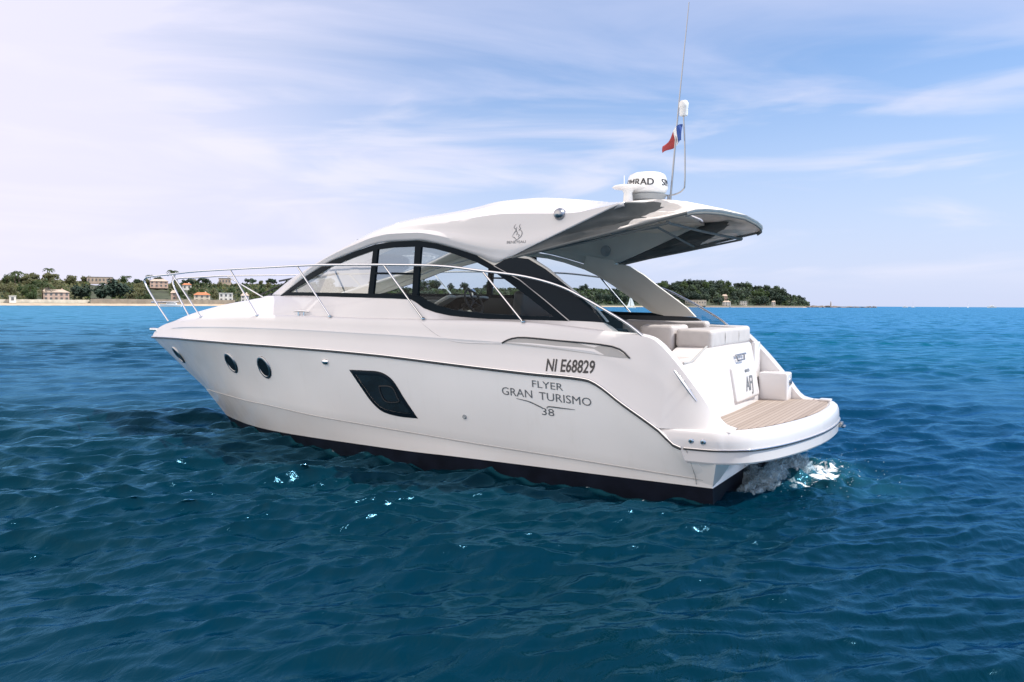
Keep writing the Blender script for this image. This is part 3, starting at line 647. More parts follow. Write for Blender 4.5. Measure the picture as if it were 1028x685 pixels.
# dome light on the hardtop flank
p, n = onside(HT, 2.60, 3.12); bm = bmesh.new(); lathe(bm, [(0, .06), (.03, .055), (.055, .035), (.068, 0), (.068, -.03)], (2.60, p.y, 3.125), 24, 'Y'); obj('searchlight', bm, 'steeld', yacht, 60)
# cockpit speaker on the inner side
for sg in (1, -1):
    bm = bmesh.new(); lathe(bm, [(0, .0), (.05, .006), (.075, .018), (.08, 0)], (3.30, -1.352, 2.88), 22, 'Y') if sg < 0 else lathe(bm, [(0, .0), (.05, -.006), (.075, -.018), (.08, 0)], (3.30, 1.352, 2.88), 22, 'Y'); obj('speaker', bm, 'grey', yacht, 60)
# maker's mark on the hardtop flank
lay_text('hardtop_lettering', 'BENETEAU', 3.13, 2.835, .042, 1.25, 'letterg', HT, hard)
def strokes(name, S, r, tree, parent, m, x0, z0, sc):
    bm = bmesh.new()
    for st in S:
        P = smooth_path([(a, b, 0) for a, b in st], 6); Q = []
        for i, q in enumerate(P):
            t = i/(len(P)-1); pr_ = r*(.35+.65*math.sin(math.pi*t)); d_ = (P[min(i+1, len(P)-1)]-P[max(0, i-1)]).normalized()
            for s_ in (1, -1):
                w2 = q+Vector((-d_.y, d_.x, 0))*pr_*s_; pp, _ = onside(tree, x0-w2.x*sc, z0+w2.y*sc, .005); Q.append(bm.verts.new(pp))
        for i in range(0, len(Q)-2, 2): bm.faces.new((Q[i], Q[i+1], Q[i+3], Q[i+2]))
    return obj(name, bm, m, parent, flat=True)
SEA = [[(-.15, 1.0), (-.32, .75), (-.10, .55), (-.28, .30), (-.42, .05)], [(.28, 1.0), (.18, .8), (.30, .62), (.12, .45)], [(.10, .62), (.42, .40), (.42, .05), (.15, -.2), (-.12, -.35)], [(-.05, .78), (-.12, .5), (.02, .3), (-.1, .1)], [(.05, .2), (.2, .1), (.12, -.08)], [(-.45, .0), (-.2, -.1), (.0, -.3)]]
strokes('maker_emblem', SEA, .028, HT, hard, 'letterg', 3.13, 2.90, .14)

# ---- hull fittings and lettering
lay_text('registration_lettering', 'NI E68829', 2.31, 1.475, .185, .72, 'letter', DB, deck, .0035)
lay_text('model_lettering', 'FLYER', 2.575, 1.26, .11, 1.32, 'letterg', HB, hull, 0, .05)
lay_text('model_lettering', 'GRAN', 2.955, 1.158, .125, 1.16, 'letterg', HB, hull, 0, .05); lay_text('model_lettering', 'TURISMO', 2.365, 1.124, .125, 1.2, 'letterg', HB, hull, 0, .05)
lay_text('model_lettering', '38', 2.585, .965, .115, 1.45, 'letterg', HB, hull, 0, .05)
strokes('underline_mark', [[(-.36, .045), (-.2, .02), (-.06, -.03), (-.035, -.035)], [(.02, -.045), (.04, -.02), (.2, -.025), (.36, -.03)]], .007, HB, hull, 'letterg', 2.61, 1.05, 1.0)
def leaf(pts): return smooth_path(pts, 6)
HW = [[(5.42, 1.30), (5.15, 1.305), (4.89, 1.295), (4.71, 1.20), (4.56, .98), (4.40, .75)], [(4.40, .75), (4.71, .752), (4.96, .795), (5.12, .91), (5.27, 1.10), (5.42, 1.30)]]
outl = []
for h in HW: outl += [(p.x, p.y) for p in smooth_path([(a, b, 0) for a, b in h], 6)][:-1]
for sg in (1, -1):
    bm = bmesh.new(); cen = (4.9, 1.03)
    rings = []
    for k in (0, .3, .6, .8, .97, 1.0):
        rr = []
        for a, b in outl:
            x, z = cen[0]+(a-cen[0])*k, cen[1]+(b-cen[1])*k; p, n = onside(HB, x, z, .004 if k > .97 else .009); rr.append(Vector((p.x, sg*p.y, p.z)))
        rings.append(rr+[rr[0]])
    grid(bm, rings[3:]); weld(bm); bmesh.ops.recalc_face_normals(bm, faces=bm.faces); hwin = obj('hull_window', bm, 'black', hull, 60)
    bm = bmesh.new(); grid(bm, [[p_-Vector((0, sg*.006, 0)) for p_ in r_] for r_ in rings[:4]]); weld(bm); bmesh.ops.recalc_face_normals(bm, faces=bm.faces); obj('hull_pane', bm, 'pane', hwin, 60)
    bm = bmesh.new(); c_, n_ = onside(HB, 4.80, 1.02, .02)
    loop = [(4.94, 1.12), (4.74, 1.12), (4.67, 1.0), (4.66, .94), (4.86, .93), (4.93, 1.02)]
    pts = []
    for p in smooth_path([(a, b, 0) for a, b in loop+loop[:1]], 4): q, _ = onside(HB, p.x, p.y, .014); pts.append(Vector((q.x, sg*q.y, q.z)))
    tube(bm, pts, .006, 6); obj('opening_port', bm, 'rubber', hwin)
    for x, z in ((10.55, 1.22), (8.13, 1.245), (7.19, 1.235)):
        p, n = onside(HB, x, z, .0); n = Vector((n.x, n.y*sg, n.z)); p = Vector((p.x, p.y*sg, p.z)); q = n.to_track_quat('Z', 'Y')
        bm = bmesh.new(); lathe(bm, [(.115, .012), (.12, .02), (.14, .022), (.152, .012), (.155, -.005)], (0, 0, 0), 32)
        bmesh.ops.delete(bm, geom=[f for f in bm.faces if len(f.verts) > 4], context='FACES')
        bmesh.ops.scale(bm, vec=Vector((1, 1.12, 1)), verts=bm.verts); bmesh.ops.rotate(bm, cent=(0, 0, 0), matrix=q.to_matrix(), verts=bm.verts); bmesh.ops.translate(bm, vec=p, verts=bm.verts)
        ph = obj('porthole', bm, 'steeld', yacht, 50)
        bm = bmesh.new(); lathe(bm, [(0, .008), (.12, .010)], (0, 0, 0), 32); bmesh.ops.scale(bm, vec=Vector((1, 1.12, 1)), verts=bm.verts); bmesh.ops.rotate(bm, cent=(0, 0, 0), matrix=q.to_matrix(), verts=bm.verts); bmesh.ops.translate(bm, vec=p, verts=bm.verts)
        obj('porthole_glass', bm, 'black', ph)
    p, n = onside(HB, 5.83, 1.385); bm = bmesh.new(); lathe(bm, [(0, .03), (.03, .028), (.055, .012), (.06, -.01)], (p.x, 0, p.z), 16, 'Y')
    bmesh.ops.scale(bm, vec=Vector((1, 1, .7)), space=Matrix.Translation((-p.x, 0, -p.z)), verts=bm.verts); bmesh.ops.translate(bm, vec=(0, p.y, 0), verts=bm.verts)
    if sg < 0: bmesh.ops.scale(bm, vec=Vector((1, -1, 1)), verts=bm.verts); bmesh.ops.reverse_faces(bm, faces=bm.faces)
    obj('vent_cowl', bm, 'steel', hull)
    p, n = onside(HB, 3.70, .83); bm = bmesh.new(); lathe(bm, [(0, .01), (.022, .012), (.03, 0)], (p.x, p.y*sg, p.z), 14, 'Y'); obj('skin_fitting', bm, 'grey', hull)
    # long recessed vent in the bulwark
    VS = [(3.17, 1.70), (2.98, 1.765), (2.5, 1.745), (1.86, 1.70), (1.66, 1.585), (1.9, 1.60), (2.5, 1.655)]
    bm = bmesh.new(); rr = []
    for x, z in VS: p, _ = onside(DB, x, z, .004); rr.append(Vector((p.x, sg*p.y, p.z)))
    poly(bm, rr); obj('side_vent', bm, 'line', deck, flat=True)
    bm = bmesh.new(); pts = []
    for p in smooth_path([(a, b, 0) for a, b in VS[:5]], 4): q, _ = onside(DB, p.x, p.y, .008); pts.append(Vector((q.x, sg*q.y, q.z)))
    tube(bm, pts, .009, 6); obj('side_vent_lip', bm, 'rubber', deck)
    # cleats
    p, n = onside(DB, 1.12, 1.33)
    bm = bmesh.new(); a, b = onside(DB, 1.20, 1.47, .05)[0], onside(DB, .97, 1.17, .05)[0]
    tube(bm, [Vector((q.x, sg*q.y, q.z)) for q in (a, a.lerp(b, .3), a.lerp(b, .7), b)], [.009, .016, .016, .009], 10)
    for t in (.35, .65):
        q = a.lerp(b, t); tube(bm, [Vector((q.x, sg*q.y, q.z)), Vector((q.x, sg*(q.y-.07), q.z))], .014, 8)
    obj('mooring_cleat', bm, 'steel', yacht)
    d = lde.X(6.45); bm = bmesh.new(); tube(bm, [(6.6, sg*(d.y-.03), d.z+.065), (6.5, sg*(d.y-.03), d.z+.07), (6.4, sg*(d.y-.03), d.z+.07), (6.3, sg*(d.y-.03), d.z+.065)], [.008, .014, .014, .008], 8)
    for x in (6.5, 6.4): tube(bm, [(x, sg*(d.y-.03), d.z), (x, sg*(d.y-.03), d.z+.07)], .012, 8)
    obj('mooring_cleat', bm, 'steel', yacht)
    # mould step line running down from the side deck
    bm = bmesh.new(); pts = []
    for x, z in ((4.40, 1.93), (4.25, 1.86), (4.05, 1.76), (3.8, 1.70), (3.5, 1.69), (3.2, 1.695)): q, _ = onside(DB, x, z, .0); pts.append(Vector((q.x, sg*q.y, q.z)))
    tube(bm, smooth_path(pts, 5), .006, 6); obj('mould_crease', bm, 'gel', deck)

# ---- inside the saloon
bm = bmesh.new(); pts = []
XS = [5.55, 5.9, 6.4, 7.0, 7.6, 8.0, 8.3]
for x in XS: pts.append((x, lwb.X(x).y-.07, 0))
loop = pts+[(a, -b, 0) for a, b, _ in reversed(pts)]
poly(bm, [(a, b, 1.0) for a, b, _ in loop], 1.17, Vector((0, 0, 1))); obj('dashboard', bm, 'dash', yacht, flat=True)
bm = bmesh.new(); box(bm, (5.35, -.40, 1.45), (.62, .95, 1.06), None, .08, 3); hc = obj('helm_console', bm, 'leather', yacht, 40)
tl_ = Matrix.Rotation(rad(27), 3, 'Y'); pc = Vector((5.22, -.40, 2.10))
def pod(w_, h_, cy_, nme, m_, rim):
    L_ = [(-h_/2, -w_/2), (-h_/2, w_/2), (h_*.25, w_/2), (h_/2, w_*.3), (h_/2, -w_*.3), (h_*.25, -w_/2)]
    P = smooth_path([(a, b, 0) for a, b in L_+L_[:1]], 5); P = [pc+tl_@Vector((q.x, q.y, .03))+Vector((0, cy_, 0)) for q in P]
    b1_ = bmesh.new(); poly(b1_, P[:-1], .03, tl_@Vector((0, 0, -1))); o_ = obj(nme, b1_, m_, hc, flat=True)
    b1_ = bmesh.new(); tube(b1_, P, .016, 8); obj('panel_rim', b1_, rim, o_); return o_
pn = pod(.5, .42, .02, 'instrument_panel', 'black', 'plastic'); pod(.26, .36, -.44, 'throttle_panel', 'black', 'plastic'); sw = pod(.2, .42, .42, 'switch_panel', 'dash', 'plastic')
bm = bmesh.new()
for i in range(5):
    for j in range(2):
        q = pc+tl_@Vector((-.15+.075*i, .38+.07*j, .045)); box(bm, q, (.035, .03, .02), tl_, .006, 1)
pieces('switch', bm, 'letterg', sw)
bm = bmesh.new(); box(bm, pc+tl_@Vector((.02, .02, .035)), (.24, .30, .012), tl_, .004, 1); obj('chart_screen', bm, 'steeld', pn)
bm = bmesh.new(); tube(bm, [pc+tl_@Vector((.0, -.44, .03)), pc+tl_@Vector((-.05, -.44, .2))], .014, 8); box(bm, pc+tl_@Vector((-.05, -.44, .21)), (.05, .12, .05), tl_, .015); obj('throttle_lever', bm, 'steel', hc)
ang = Matrix.Rotation(rad(-62), 3, 'Y'); cw = Vector((4.92, -.36, 2.15)); bm = bmesh.new()
tube(bm, [cw+ang@Vector((.19*math.cos(2*math.pi*k/28), .19*math.sin(2*math.pi*k/28), 0)) for k in range(29)], .016, 8, False)
for k in range(3): tube(bm, [cw, cw+ang@Vector((.19*math.cos(2.1*k), .19*math.sin(2.1*k), 0))], .011, 6)
tube(bm, [cw, cw+Vector((.2, 0, -.06))], .03, 8); obj('steering_wheel', bm, 'leather', yacht)
bm = bmesh.new(); box(bm, (4.2, -.45, 1.72), (.5, .95, .16), None, .06, 3); box(bm, (3.98, -.45, 2.02), (.16, .95, .56), Matrix.Rotation(rad(-8), 3, 'Y'), .06, 3); box(bm, (4.2, -.45, 1.3), (.4, .8, .7), None, .04); obj('helm_seat', bm, 'leather', yacht, 50)
bm = bmesh.new(); box(bm, (3.3, -1.15, 1.35), (1.0, .46, .85), None, .04); box(bm, (3.6, .95, 1.30), (1.3, .7, .72), None, .05); pieces('saloon_cabinet', bm, 'dark', yacht, 50)
bm = bmesh.new(); box(bm, (5.1, .9, 1.5), (.5, .7, 1.1), None, .05); obj('companionway', bm, 'dark', yacht, 50)

# ---- ensign on the mast
bm = bmesh.new()
fl = thing('ensign_flag', 'small red white and blue flag blowing from the mast above the radar', 'flag', (1.69, .03, 4.06)); fl.scale = (.82, .82, .82)
def fpt(u, v):                                        # u along the fly, v down the hoist
    fold = .5*(1-math.cos(math.pi*min(1, u*1.2)))
    return Vector((.015+.31*u-.03*v*u, .06*math.sin(6*u+2*v), .25*(1-v*(1-.55*u))-.30*u**1.3+.015*math.sin(7*u+v)))
for a, b, m, nme in ((0, .24, 'blue', 'blue_stripe'), (.24, .42, 'white', 'white_stripe'), (.42, 1, 'red', 'red_stripe')):
    bm = bmesh.new(); grid(bm, [[fpt(a+(b-a)*i/8, j/8) for j in range(9)] for i in range(9)]); o = obj(nme, bm, m, fl, 60)
    s2 = o.modifiers.new('t', 'SOLIDIFY'); s2.thickness = .003

# ================================================================== WATER
SEA_Z = .13
def build_water():
    ds = .0125; rr = [3.2]
    while rr[-1] < 40000:
        r = rr[-1]; px = r*r/(2.1*817)
        d = min(max(.02, .75*px), .17 if r < 45 else .17*(r/45)**1.35); rr.append(r+d)
    rr = np.array([.05, 1.2, 2.4]+rr)
    inner = np.linspace(-.76, .76, 860); outer = np.linspace(.76, 2*math.pi-.76, 90)[1:-1]
    an = np.concatenate([inner, outer]); nA = len(an); nR = len(rr)
    th = YAW+an
    dth = np.full(nA, inner[1]-inner[0]); dth[860:] = outer[1]-outer[0]
    X0 = CAM.x+rr[:, None]*np.cos(th)[None]; Y0 = CAM.y+rr[:, None]*np.sin(th)[None]
    dr = np.gradient(rr); loc = np.maximum(dr[:, None]*.9, rr[:, None]*dth[None])
    X = X0.copy(); Y = Y0.copy(); Z = np.zeros_like(X)
    NW = 180; lam = np.exp(RNG.uniform(math.log(.13), math.log(4.6), NW)); wind = YAW+rad(200)
    dirs = wind+RNG.normal(0, .46, NW); ph = RNG.uniform(0, 6.283, NW)
    # gusts: patches of livelier and calmer water
    G = np.zeros_like(X)
    for k in range(7):
        l_ = RNG.uniform(7, 30); a_ = RNG.uniform(0, 6.28); G += np.sin((X0*math.cos(a_)+Y0*math.sin(a_))*6.283/l_+RNG.uniform(0, 6.28))
    G = np.clip(1+.30*G/1.9, .35, 1.7)
    for i in range(NW):
        k = 6.283/lam[i]; sl = .033*(1.25 if lam[i] < .5 else 1.0 if lam[i] < .8 else (.8/lam[i])**.95); A = sl/k
        w = np.clip((lam[i]/loc-2.2)/2.5, 0, 1)*A*G
        arg = k*(X0*math.cos(dirs[i])+Y0*math.sin(dirs[i]))+ph[i]
        s, c = np.sin(arg), np.cos(arg)
        Z += w*c; X -= .85*w*s*math.cos(dirs[i]); Y -= .85*w*s*math.sin(dirs[i])
    # propeller wash: churned mound astern
    ax, ay = X0, Y0
    wash = np.exp(-((ax-.25)/.6)**2-((ay+.45)/.9)**2)
    churn = np.zeros_like(X)
    for k in range(40):
        l_ = RNG.uniform(.12, .6); a_ = RNG.uniform(0, 6.28); churn += np.sin((ax*math.cos(a_)+ay*math.sin(a_))*6.283/l_+RNG.uniform(0, 6.28))*l_
    Z += wash*(.02+.03*churn)
    trail = np.exp(-((ay+.62)/(.95+.25*np.maximum(0, -ax)))**2)*np.clip((1.0-ax)/.5, 0, 1)*np.exp(np.minimum(0, ax-.15)/.9)
    foam = np.clip(trail*.92, 0, 1)
    # lapping line of bubbles where the hull cuts the surface
    hb = np.interp(X, [.8, 2.1, 3.9, 5.5, 6.5, 7.5, 8.5, 9.4], [1.47, 1.50, 1.51, 1.42, 1.26, .98, .58, .12])
    lap = np.exp(-((np.abs(Y)-hb-.03)/.07)**2)*((X > .8) & (X < 9.5)); foam = np.maximum(foam, lap*.62); foam = np.maximum(foam, .50*np.exp(-((ax+.35)/1.1)**2-((ay+.25)/1.2)**2))
    # thin foam at the waterline and a few flecks
    co = np.stack([X, Y, Z+SEA_Z], -1).reshape(-1, 3)
    me = bpy.data.meshes.new('sea'); me.vertices.add(nR*nA); me.vertices.foreach_set('co', co.astype(np.float32).ravel())
    i0 = (np.arange(nR-1)[:, None]*nA+np.arange(nA)[None]).ravel(); j1 = (np.arange(nR-1)[:, None]*nA+((np.arange(nA)+1) % nA)[None]).ravel()
    F = np.stack([i0, i0+nA, j1+nA, j1], -1)
    me.loops.add(F.size); me.loops.foreach_set('vertex_index', F.astype(np.int32).ravel())
    me.polygons.add(len(F)); me.polygons.foreach_set('loop_start', (np.arange(len(F))*4).astype(np.int32))
    me.polygons.foreach_set('use_smooth', np.ones(len(F), bool)); me.update(calc_edges=True)
    at = me.attributes.new('foam', 'FLOAT', 'POINT'); at.data.foreach_set('value', foam.astype(np.float32).ravel())
    o = bpy.data.objects.new('sea', me); C.objects.link(o); o['kind'] = 'structure'
    return o
sea = build_water()
m = bpy.data.materials.new('sea_water'); m.use_nodes = True; t = m.node_tree; p = t.nodes['Principled BSDF']
geo = nd(t, 'ShaderNodeNewGeometry'); tco = nd(t, 'ShaderNodeTexCoord')
nz = nd(t, 'ShaderNodeTexNoise'); nz.inputs['Scale'].default_value = .05; nz.inputs['Detail'].default_value = 4; t.links.new(tco.outputs['Object'], nz.inputs['Vector'])
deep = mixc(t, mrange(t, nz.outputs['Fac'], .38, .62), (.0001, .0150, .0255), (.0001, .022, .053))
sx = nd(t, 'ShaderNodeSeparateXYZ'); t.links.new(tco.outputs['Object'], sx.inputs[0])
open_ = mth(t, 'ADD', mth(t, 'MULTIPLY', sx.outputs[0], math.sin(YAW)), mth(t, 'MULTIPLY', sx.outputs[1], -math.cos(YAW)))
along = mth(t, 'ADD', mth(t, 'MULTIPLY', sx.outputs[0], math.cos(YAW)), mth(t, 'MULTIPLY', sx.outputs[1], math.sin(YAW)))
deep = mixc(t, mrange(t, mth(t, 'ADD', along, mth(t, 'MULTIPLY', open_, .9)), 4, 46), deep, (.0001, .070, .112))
fa = nd(t, 'ShaderNodeAttribute', attribute_name='foam')
vo = nd(t, 'ShaderNodeTexVoronoi', feature='DISTANCE_TO_EDGE'); vo.inputs['Scale'].default_value = 7
nf = nd(t, 'ShaderNodeTexNoise'); nf.inputs['Scale'].default_value = 5.5; nf.inputs['Detail'].default_value = 9; nf.inputs['Roughness'].default_value = .72; nf.inputs['Distortion'].default_value = .8
t.links.new(tco.outputs['Object'], nf.inputs['Vector'])
thr = mth(t, 'SUBTRACT', .90, mth(t, 'MULTIPLY', fa.outputs['Fac'], .47))
fm = mrange(t, mth(t, 'SUBTRACT', mth(t, 'MULTIPLY', nf.outputs['Fac'], 1.0), thr), -.035, .035)
fm = mth(t, 'MULTIPLY', fm, mrange(t, fa.outputs['Fac'], .02, .2))
aer = mixc(t, mrange(t, fa.outputs['Fac'], .2, 1.0, 0, .55), deep, (.03, .17, .22))
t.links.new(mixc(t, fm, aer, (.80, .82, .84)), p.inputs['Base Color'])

p.inputs['IOR'].default_value = 1.333; p.inputs['Specular IOR Level'].default_value = .22
p.inputs['Specular Tint'].default_value = (.24, .62, 1, 1)
# fine ripples: two crossed noises
mp = nd(t, 'ShaderNodeMapping'); mp.inputs['Rotation'].default_value = (0, 0, -(YAW+rad(200))); mp.inputs['Scale'].default_value = (1.0, .45, 1)
t.links.new(tco.outputs['Object'], mp.inputs['Vector'])
r1 = nd(t, 'ShaderNodeTexNoise'); r1.inputs['Scale'].default_value = 8.5; r1.inputs['Detail'].default_value = 5; r1.inputs['Roughness'].default_value = .55; r1.inputs['Distortion'].default_value = .6; t.links.new(mp.outputs[0], r1.inputs['Vector'])
r2 = nd(t, 'ShaderNodeTexNoise'); r2.inputs['Scale'].default_value = .9; r2.inputs['Detail'].default_value = 6; r2.inputs['Roughness'].default_value = .6; t.links.new(mp.outputs[0], r2.inputs['Vector'])
dv = nd(t, 'ShaderNodeVectorMath', operation='DISTANCE'); t.links.new(geo.outputs['Position'], dv.inputs[0]); dv.inputs[1].default_value = (0, 0, 0)
far = mrange(t, dv.outputs['Value'], 14, 90)
b1 = nd(t, 'ShaderNodeBump'); b1.inputs['Strength'].default_value = .55; b1.inputs['Distance'].default_value = .034; t.links.new(r1.outputs['Fac'], b1.inputs['Height'])
r3_ = nd(t, 'ShaderNodeTexNoise'); r3_.inputs['Scale'].default_value = .55; r3_.inputs['Detail'].default_value = 5; r3_.inputs['Roughness'].default_value = .62; t.links.new(mp.outputs[0], r3_.inputs['Vector'])
sub = nd(t, 'ShaderNodeVectorMath', operation='SUBTRACT'); t.links.new(r3_.outputs['Color'], sub.inputs[0]); sub.inputs[1].default_value = (.5, .5, .5)
flat_ = nd(t, 'ShaderNodeVectorMath', operation='MULTIPLY'); t.links.new(sub.outputs[0], flat_.inputs[0]); flat_.inputs[1].default_value = (1.5, 1.5, 0)
scl = nd(t, 'ShaderNodeVectorMath', operation='SCALE'); t.links.new(flat_.outputs[0], scl.inputs[0]); t.links.new(mth(t, 'MULTIPLY', far, .62), scl.inputs['Scale'])
ad = nd(t, 'ShaderNodeVectorMath', operation='ADD'); t.links.new(b1.outputs[0], ad.inputs[0]); t.links.new(scl.outputs[0], ad.inputs[1])
nm = nd(t, 'ShaderNodeVectorMath', operation='NORMALIZE'); t.links.new(ad.outputs[0], nm.inputs[0]); t.links.new(nm.outputs[0], p.inputs['Normal'])
rgh = mth(t, 'ADD', .125, mth(t, 'MULTIPLY', far, .12))
t.links.new(mth(t, 'MAXIMUM', rgh, mth(t, 'MULTIPLY', fm, .8)), p.inputs['Roughness'])
# body colour of the water and its mirror coat
df = nd(t, 'ShaderNodeBsdfDiffuse'); gl = nd(t, 'ShaderNodeBsdfGlossy'); gl.inputs['Color'].default_value = (.22, .58, .86, 1)
t.links.new(p.inputs['Base Color'].links[0].from_socket, df.inputs['Color']); t.links.new(nm.outputs[0], df.inputs['Normal']); t.links.new(nm.outputs[0], gl.inputs['Normal'])
t.links.new(p.inputs['Roughness'].links[0].from_socket, gl.inputs['Roughness'])
fr_ = nd(t, 'ShaderNodeFresnel'); fr_.inputs['IOR'].default_value = 1.333; t.links.new(nm.outputs[0], fr_.inputs['Normal'])
fz = mth(t, 'MULTIPLY', mth(t, 'MULTIPLY', fr_.outputs[0], 1.0), mth(t, 'SUBTRACT', 1, mth(t, 'MULTIPLY', fm, .95)))
mxs = nd(t, 'ShaderNodeMixShader'); t.links.new(fz, mxs.inputs[0]); t.links.new(df.outputs[0], mxs.inputs[1]); t.links.new(gl.outputs[0], mxs.inputs[2])
t.links.new(mxs.outputs[0], t.nodes['Material Output'].inputs[0]); t.nodes.remove(p)
sea.data.materials.append(m); M['sea'] = m

# propeller wash standing under the platform
m = bpy.data.materials.new('wash_foam'); m.use_nodes = True; t = m.node_tree; M['wash'] = m; p = t.nodes['Principled BSDF']
tco = nd(t, 'ShaderNodeTexCoord'); a1 = nd(t, 'ShaderNodeTexNoise'); a1.inputs['Scale'].default_value = 9; a1.inputs['Detail'].default_value = 8; a1.inputs['Roughness'].default_value = .75; t.links.new(tco.outputs['Object'], a1.inputs['Vector'])
a2 = nd(t, 'ShaderNodeTexNoise'); a2.inputs['Scale'].default_value = 45; a2.inputs['Detail'].default_value = 4; t.links.new(tco.outputs['Object'], a2.inputs['Vector'])
t.links.new(mixc(t, mrange(t, a1.outputs['Fac'], .3, .7), (.30, .48, .58), (.56, .69, .77)), p.inputs['Base Color']); p.inputs['Roughness'].default_value = .6
lw = nd(t, 'ShaderNodeLayerWeight'); lw.inputs['Blend'].default_value = .35
edge = mrange(t, lw.outputs['Facing'], .15, .9, 1, 0)
al = mth(t, 'MULTIPLY', mrange(t, mth(t, 'ADD', mth(t, 'MULTIPLY', a1.outputs['Fac'], .6), mth(t, 'MULTIPLY', a2.outputs['Fac'], .4)), .15, .60), edge)
t.links.new(mth(t, 'MULTIPLY', al, .42), p.inputs['Alpha'])
bp = nd(t, 'ShaderNodeBump'); bp.inputs['Strength'].default_value = .4; bp.inputs['Distance'].default_value = .02; t.links.new(a2.outputs['Fac'], bp.inputs['Height']); t.links.new(bp.outputs[0], p.inputs['Normal'])
from mathutils import noise
bm = bmesh.new(); r3 = random.Random(3)
for k in range(70):
    big = k < 26; side_ = r3.random() < .5
    cxx = (.62 if side_ else .50)+r3.gauss(0, .10) if big else r3.uniform(.25, .8); cyy = (.15 if side_ else -.62)+r3.gauss(0, .18) if big else r3.uniform(-.9, .4); s = r3.uniform(.08, .15) if big else r3.uniform(.03, .07)
    q = bmesh.ops.create_icosphere(bm, subdivisions=4 if big else 3, radius=s)['verts']; o_ = Vector((r3.random()*9, r3.random()*9, r3.random()*9)); hz = SEA_Z+(r3.uniform(-.05, .16) if big else .0)
    for v in q:
        d = v.co.normalized(); v.co = d*s*(1+.6*noise.fractal(d*2.6+o_, 1, 2, 6)); v.co += Vector((cxx, cyy, hz))
for k in range(350):
    a = r3.gauss(.25, .38); b = r3.gauss(-.45, .6); h = abs(r3.gauss(0, .09)); s = r3.uniform(.002, .008)
    bmesh.ops.create_icosphere(bm, subdivisions=1, radius=s, matrix=Matrix.Translation((a, b, h+SEA_Z)))
wash = obj('propeller_wash', bm, 'wash', None, 180); wash['kind'] = 'stuff'; tag(wash, 'white and pale blue churned foam bubbling up behind the stern of the yacht', 'foam')

# ================================================================== THE COAST
SIGN = 1
def at(px, dist, z=0.):                               # a point on the bearing of photo column px, dist metres from the photographer
    a = YAW-math.atan((px-514)/817.0); dd = dist/math.cos(math.atan((px-514)/817.0)); return Vector((CAM.x+dd*math.cos(a), CAM.y+dd*math.sin(a), z))
DT = [(-400, 330), (-80, 400), (0, 420), (150, 470), (300, 540), (450, 660), (560, 760), (650, 880), (720, 1000), (800, 1180), (820, 1230), (880, 1420)]
def Dm(px): return float(np.interp(px, [d[0] for d in DT], [d[1] for d in DT]))
RT = [(-400, 24), (-80, 22), (0, 21), (40, 23), (90, 20), (150, 19), (200, 19), (260, 19), (330, 16), (450, 15), (560, 17), (640, 15), (690, 17), (740, 17), (765, 15.5), (785, 11), (800, 7), (812, 1.5)]
def Rise(px): return float(np.interp(px, [d[0] for d in RT], [d[1] for d in RT]))/817.0
def ground(px, d):
    D = Dm(px); R = Rise(px)*(D+150)
    k = d-D
    if k < 0: return -1.0
    if k < 14: return k/14*1.4
    if k < 24: return 1.4+(k-14)/10*1.2
    t = min(1, (k-24)/130); t = t*t*(3-2*t)
    back = max(0, min(1, (k-230)/250))
    return (2.6+(max(R, 2.6)-2.6)*t)*(1-.5*back)
m = mat('headland_earth', (.045, .055, .030), .95, var=.35, vscale=.06); M['earth'] = m
m = mat('beach_sand', (.42, .34, .25), .95, var=.15, vscale=.2); M['sand'] = m
bm = bmesh.new(); rows = []; KS = [-3, 4, 9, 14, 19, 24, 40, 60, 80, 100, 130, 154, 200, 260, 360, 500]
PX = list(range(-420, 816, 6))
for px in PX: rows.append([at(px, Dm(px)+k, ground(px, Dm(px)+k)+(random.uniform(-.6, .6) if k > 24 else 0)) for k in KS])
V = grid(bm, rows)
bm.faces.ensure_lookup_table()
for f in bm.faces:
    f.material_index = 1 if f.calc_center_median().z < 1.5 else 0
bmesh.ops.recalc_face_normals(bm, faces=bm.faces)
ter = obj('headland_terrain', bm, ['earth', 'sand'], None, 60); ter['kind'] = 'structure'
# rocks running out to sea off the point
m = mat('shore_rock', (.16, .13, .11), .9, var=.35, vscale=.5); M['rock'] = m
def rock(name, px, d, w, h, lab, group=None, zz=0):
    bm = bmesh.new(); q = bmesh.ops.create_icosphere(bm, subdivisions=3, radius=1)['verts']; o_ = Vector((px*.37, d*.11, 1.3))
    for v in q:
        n_ = 1+.5*noise.fractal(v.co*1.3+o_, 1, 2, 4); v.co = Vector((v.co.x*w*n_, v.co.y*w*.6*n_, v.co.z*h*n_))
    o = obj(name, bm, 'rock', None, 20); o.location = at(px, d, zz); o.rotation_euler = (0, 0, YAW+math.pi/2); tag(o, lab, 'rocks', group); return o
k = 0
for px, w, h in ((812, 8, 2.4), (818, 9, 3.0), (824, 8, 3.2), (831, 10, 3.0), (838, 8, 2.8), (845, 9, 2.4), (853, 8, 1.9), (859, 7, 2.2), (866, 8, 1.7), (872, 5, 2.4), (877, 5, 2.6)):
    rock('shore_rock', px, Dm(px)+5, w, h, 'low dark rock in the line of rocks off the tip of the wooded headland', 'rocks off the headland')

